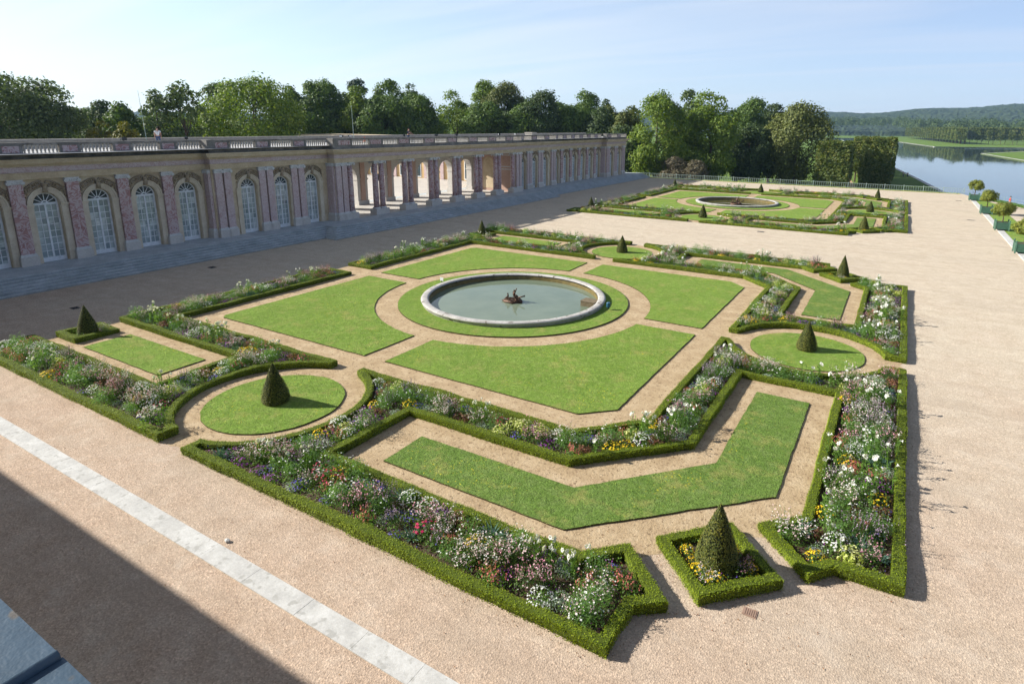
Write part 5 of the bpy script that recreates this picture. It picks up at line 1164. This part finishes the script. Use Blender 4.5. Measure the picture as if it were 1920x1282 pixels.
o = M().box(-.14, .14, -.02, .0, .2, .45).build('panel', MAT['whitec']); o.parent = sg
for i, (x, y, lab) in enumerate(((-1.6, 56.9, 'small pale blue floating spotlight left in the far basin'), (2.9, 57.3, 'small pale blue floating spotlight right in the far basin'))):
    tag(M().lathe([(.2, -.1), (.24, .05), (.2, .22), (.08, .26)], (x, y, WZ2), 12).build('floating_light', MAT['blue']), lab, 'spotlight', 'floating lights in the far basin')

# ------------------------------------------------------------------ drains, roof clutter, masts
def cover(x, y, sx_, sy_, lab, mt='dark'):
    t = thing('drain_cover', lab, 'drain cover', (x, y, .002), 'drain covers'); m = M().box(-sx_/2, sx_/2, -sy_/2, sy_/2, 0, .012)
    for k in range(6): m.box(-sx_*.4+k*sx_*.145, -sx_*.4+k*sx_*.145+.03, -sy_*.4, sy_*.4, .012, .02)
    m.build('grate', MAT[mt]).parent = t
for a in ((-24.84, -5.1, .6, .45, 'dark drain grate in the shaded gravel by the palace steps'), (-21.5, -15.75, .5, .4, 'long dark drain slot behind the palace corner cone'), (8.3, 36.3, .7, .5, 'dark drain grate in the gravel between the two parterres'),
          (29.0, 84.2, .8, .4, 'dark drain grate near the farthest planter'), (28.9, 60, .8, .4, 'dark drain grate left of the third planter'), (18.96, -18.94, .32, .26, 'small rusty plate near the near corner cone', 'rusty'), (-27.0, 20.6, .5, .4, 'dark drain grate in the gravel before the colonnade steps')): cover(*a)
m = M(); r = np.random.default_rng(9); m.blob((6.26, -23.72, .04), (.10, .07, .05), seg=5, rings=3); tag(m.build('stone', MAT['kerb']), 'loose white stone beside the pale stone band', 'stone')
m = M(); m.tube([(0, 0, 0), (-.55, .1, 5.)], [.03, .015], 6); o = m.build('radio_mast', MAT['iron'], loc=(-53.4, -1.3, 8.7)); o.location = (-40.0, -.9, 8.80); tag(o, 'thin tilted mast on the left part of the roof', 'mast'); o.scale = (1, 1, 1)
o = M().tube([(0, 0, 0), (-.12, .05, 4.3)], [.035, .02], 6).blob((-.12, .05, 4.32), .06).build('flag_pole', MAT['iron'], loc=(-38.8, 22.9, 8.80)); tag(o, 'thin upright mast on the roof above the colonnade', 'mast')
fl_parts = (M().box(-.2, .2, -.14, .14, .62, .88).mesh('lamp_head', MAT['dark']), M().box(-.03, .03, -.03, .03, 0, .64).box(-.2, .2, -.2, .2, 0, .04).mesh('stand', MAT['dark']), M().box(-.17, .17, .142, .15, .65, .85).mesh('lens', MAT['white']))
for i, (x, y, lab) in enumerate(((-36, -14.2, 'leftmost'), (-38, -3.8, 'second from the left'), (-39, 2.2, 'third from the left'), (-38, 20.2, 'left of the leaning person'), (-38.5, 22, 'nearest left of the leaning person'), (-37.5, 30.5, 'right of the leaning person'),
                          (-37, 36.5, 'second right of the leaning person'), (-37, 41, 'third right of the leaning person'), (-37.5, 53, 'over the right end of the colonnade'), (-37, 57, 'last along the roof over the right wing'))):
    t = thing('floodlight', 'small dark floodlight on the palace roof, '+lab, 'floodlight', (x, y, 8.80), 'floodlights on the roof', .6+i); 
    for n_, me in zip(('lamp_head', 'stand', 'lens'), fl_parts): local(n_, me, t)
ch = thing('chimney_stack', 'small stone chimney block on the far roof right of the colonnade', 'chimney', (-37, 62, 8.8)); M().box(-.7, .7, -.7, .7, 0, .9).build('shaft', MAT['balus']).parent = ch; M().box(-.8, .8, -.8, .8, .9, 1.02).build('coping', MAT['balus']).parent = ch
tag(M().lathe([(.2, 0), (.18, .03), (.05, .6), (.03, .62)], (-38.2, 24.1, 8.8), 10).build('traffic_cone', MAT['orange']), 'small orange cone on the roof left of the leaning person', 'cone')
def lantern(y, lab):
    t = thing('hanging_lantern', lab, 'lantern', (-35.2, y, 6.86), 'lanterns hanging in the colonnade'); M().tube([(0, 0, 0), (0, 0, -1.7)], .025, 5).build('chain', MAT['dark']).parent = t
    m = M()
    for k in range(6): a = k*math.pi/3; m.tube([(.26*math.cos(a), .26*math.sin(a), -1.95), (.2*math.cos(a), .2*math.sin(a), -2.7)], .02, 4)
    m.lathe([(.02, -1.65), (.12, -1.8), (.32, -1.92), (.32, -1.97), (.25, -1.97)], seg=6, close=False).lathe([(.23, -2.68), (.1, -2.85), (.02, -2.92)], seg=6); m.build('frame', MAT['dark']).parent = t
    m = M().lathe([(.25, -1.97), (.19, -2.68)], seg=6, close=False); m.build('glass', MAT['dglass']).parent = t
lantern(23.4, 'black hanging lantern in the left part of the colonnade'); lantern(32.9, 'black hanging lantern in the right part of the colonnade')
pg_ = thing('rain_screen', 'dark red fire box on the inner colonnade wall', 'fire box', (-38.0, 37.6, ZF+.9)); M().box(0, .12, -.15, .15, 0, .5).build('box', MAT['redc']).parent = pg_; M().box(.121, .13, -.11, .11, .08, .42).build('door', MAT['redc']).parent = pg_

# ------------------------------------------------------------------ haze
hzm, hnt, hb, hout = newmat('haze'); hnt.nodes.remove(hb); pv = hnt.nodes.new('ShaderNodeVolumePrincipled')
pv.inputs['Color'].default_value = (.45, .70, 1, 1); pv.inputs['Density'].default_value = .95e-4; pv.inputs['Anisotropy'].default_value = .1
hnt.links.new(pv.outputs[0], hout.inputs['Volume'])
struct(M().box(-4050, 4050, -4050, 4050, -9.2, 150).build('haze', hzm), 'stuff')
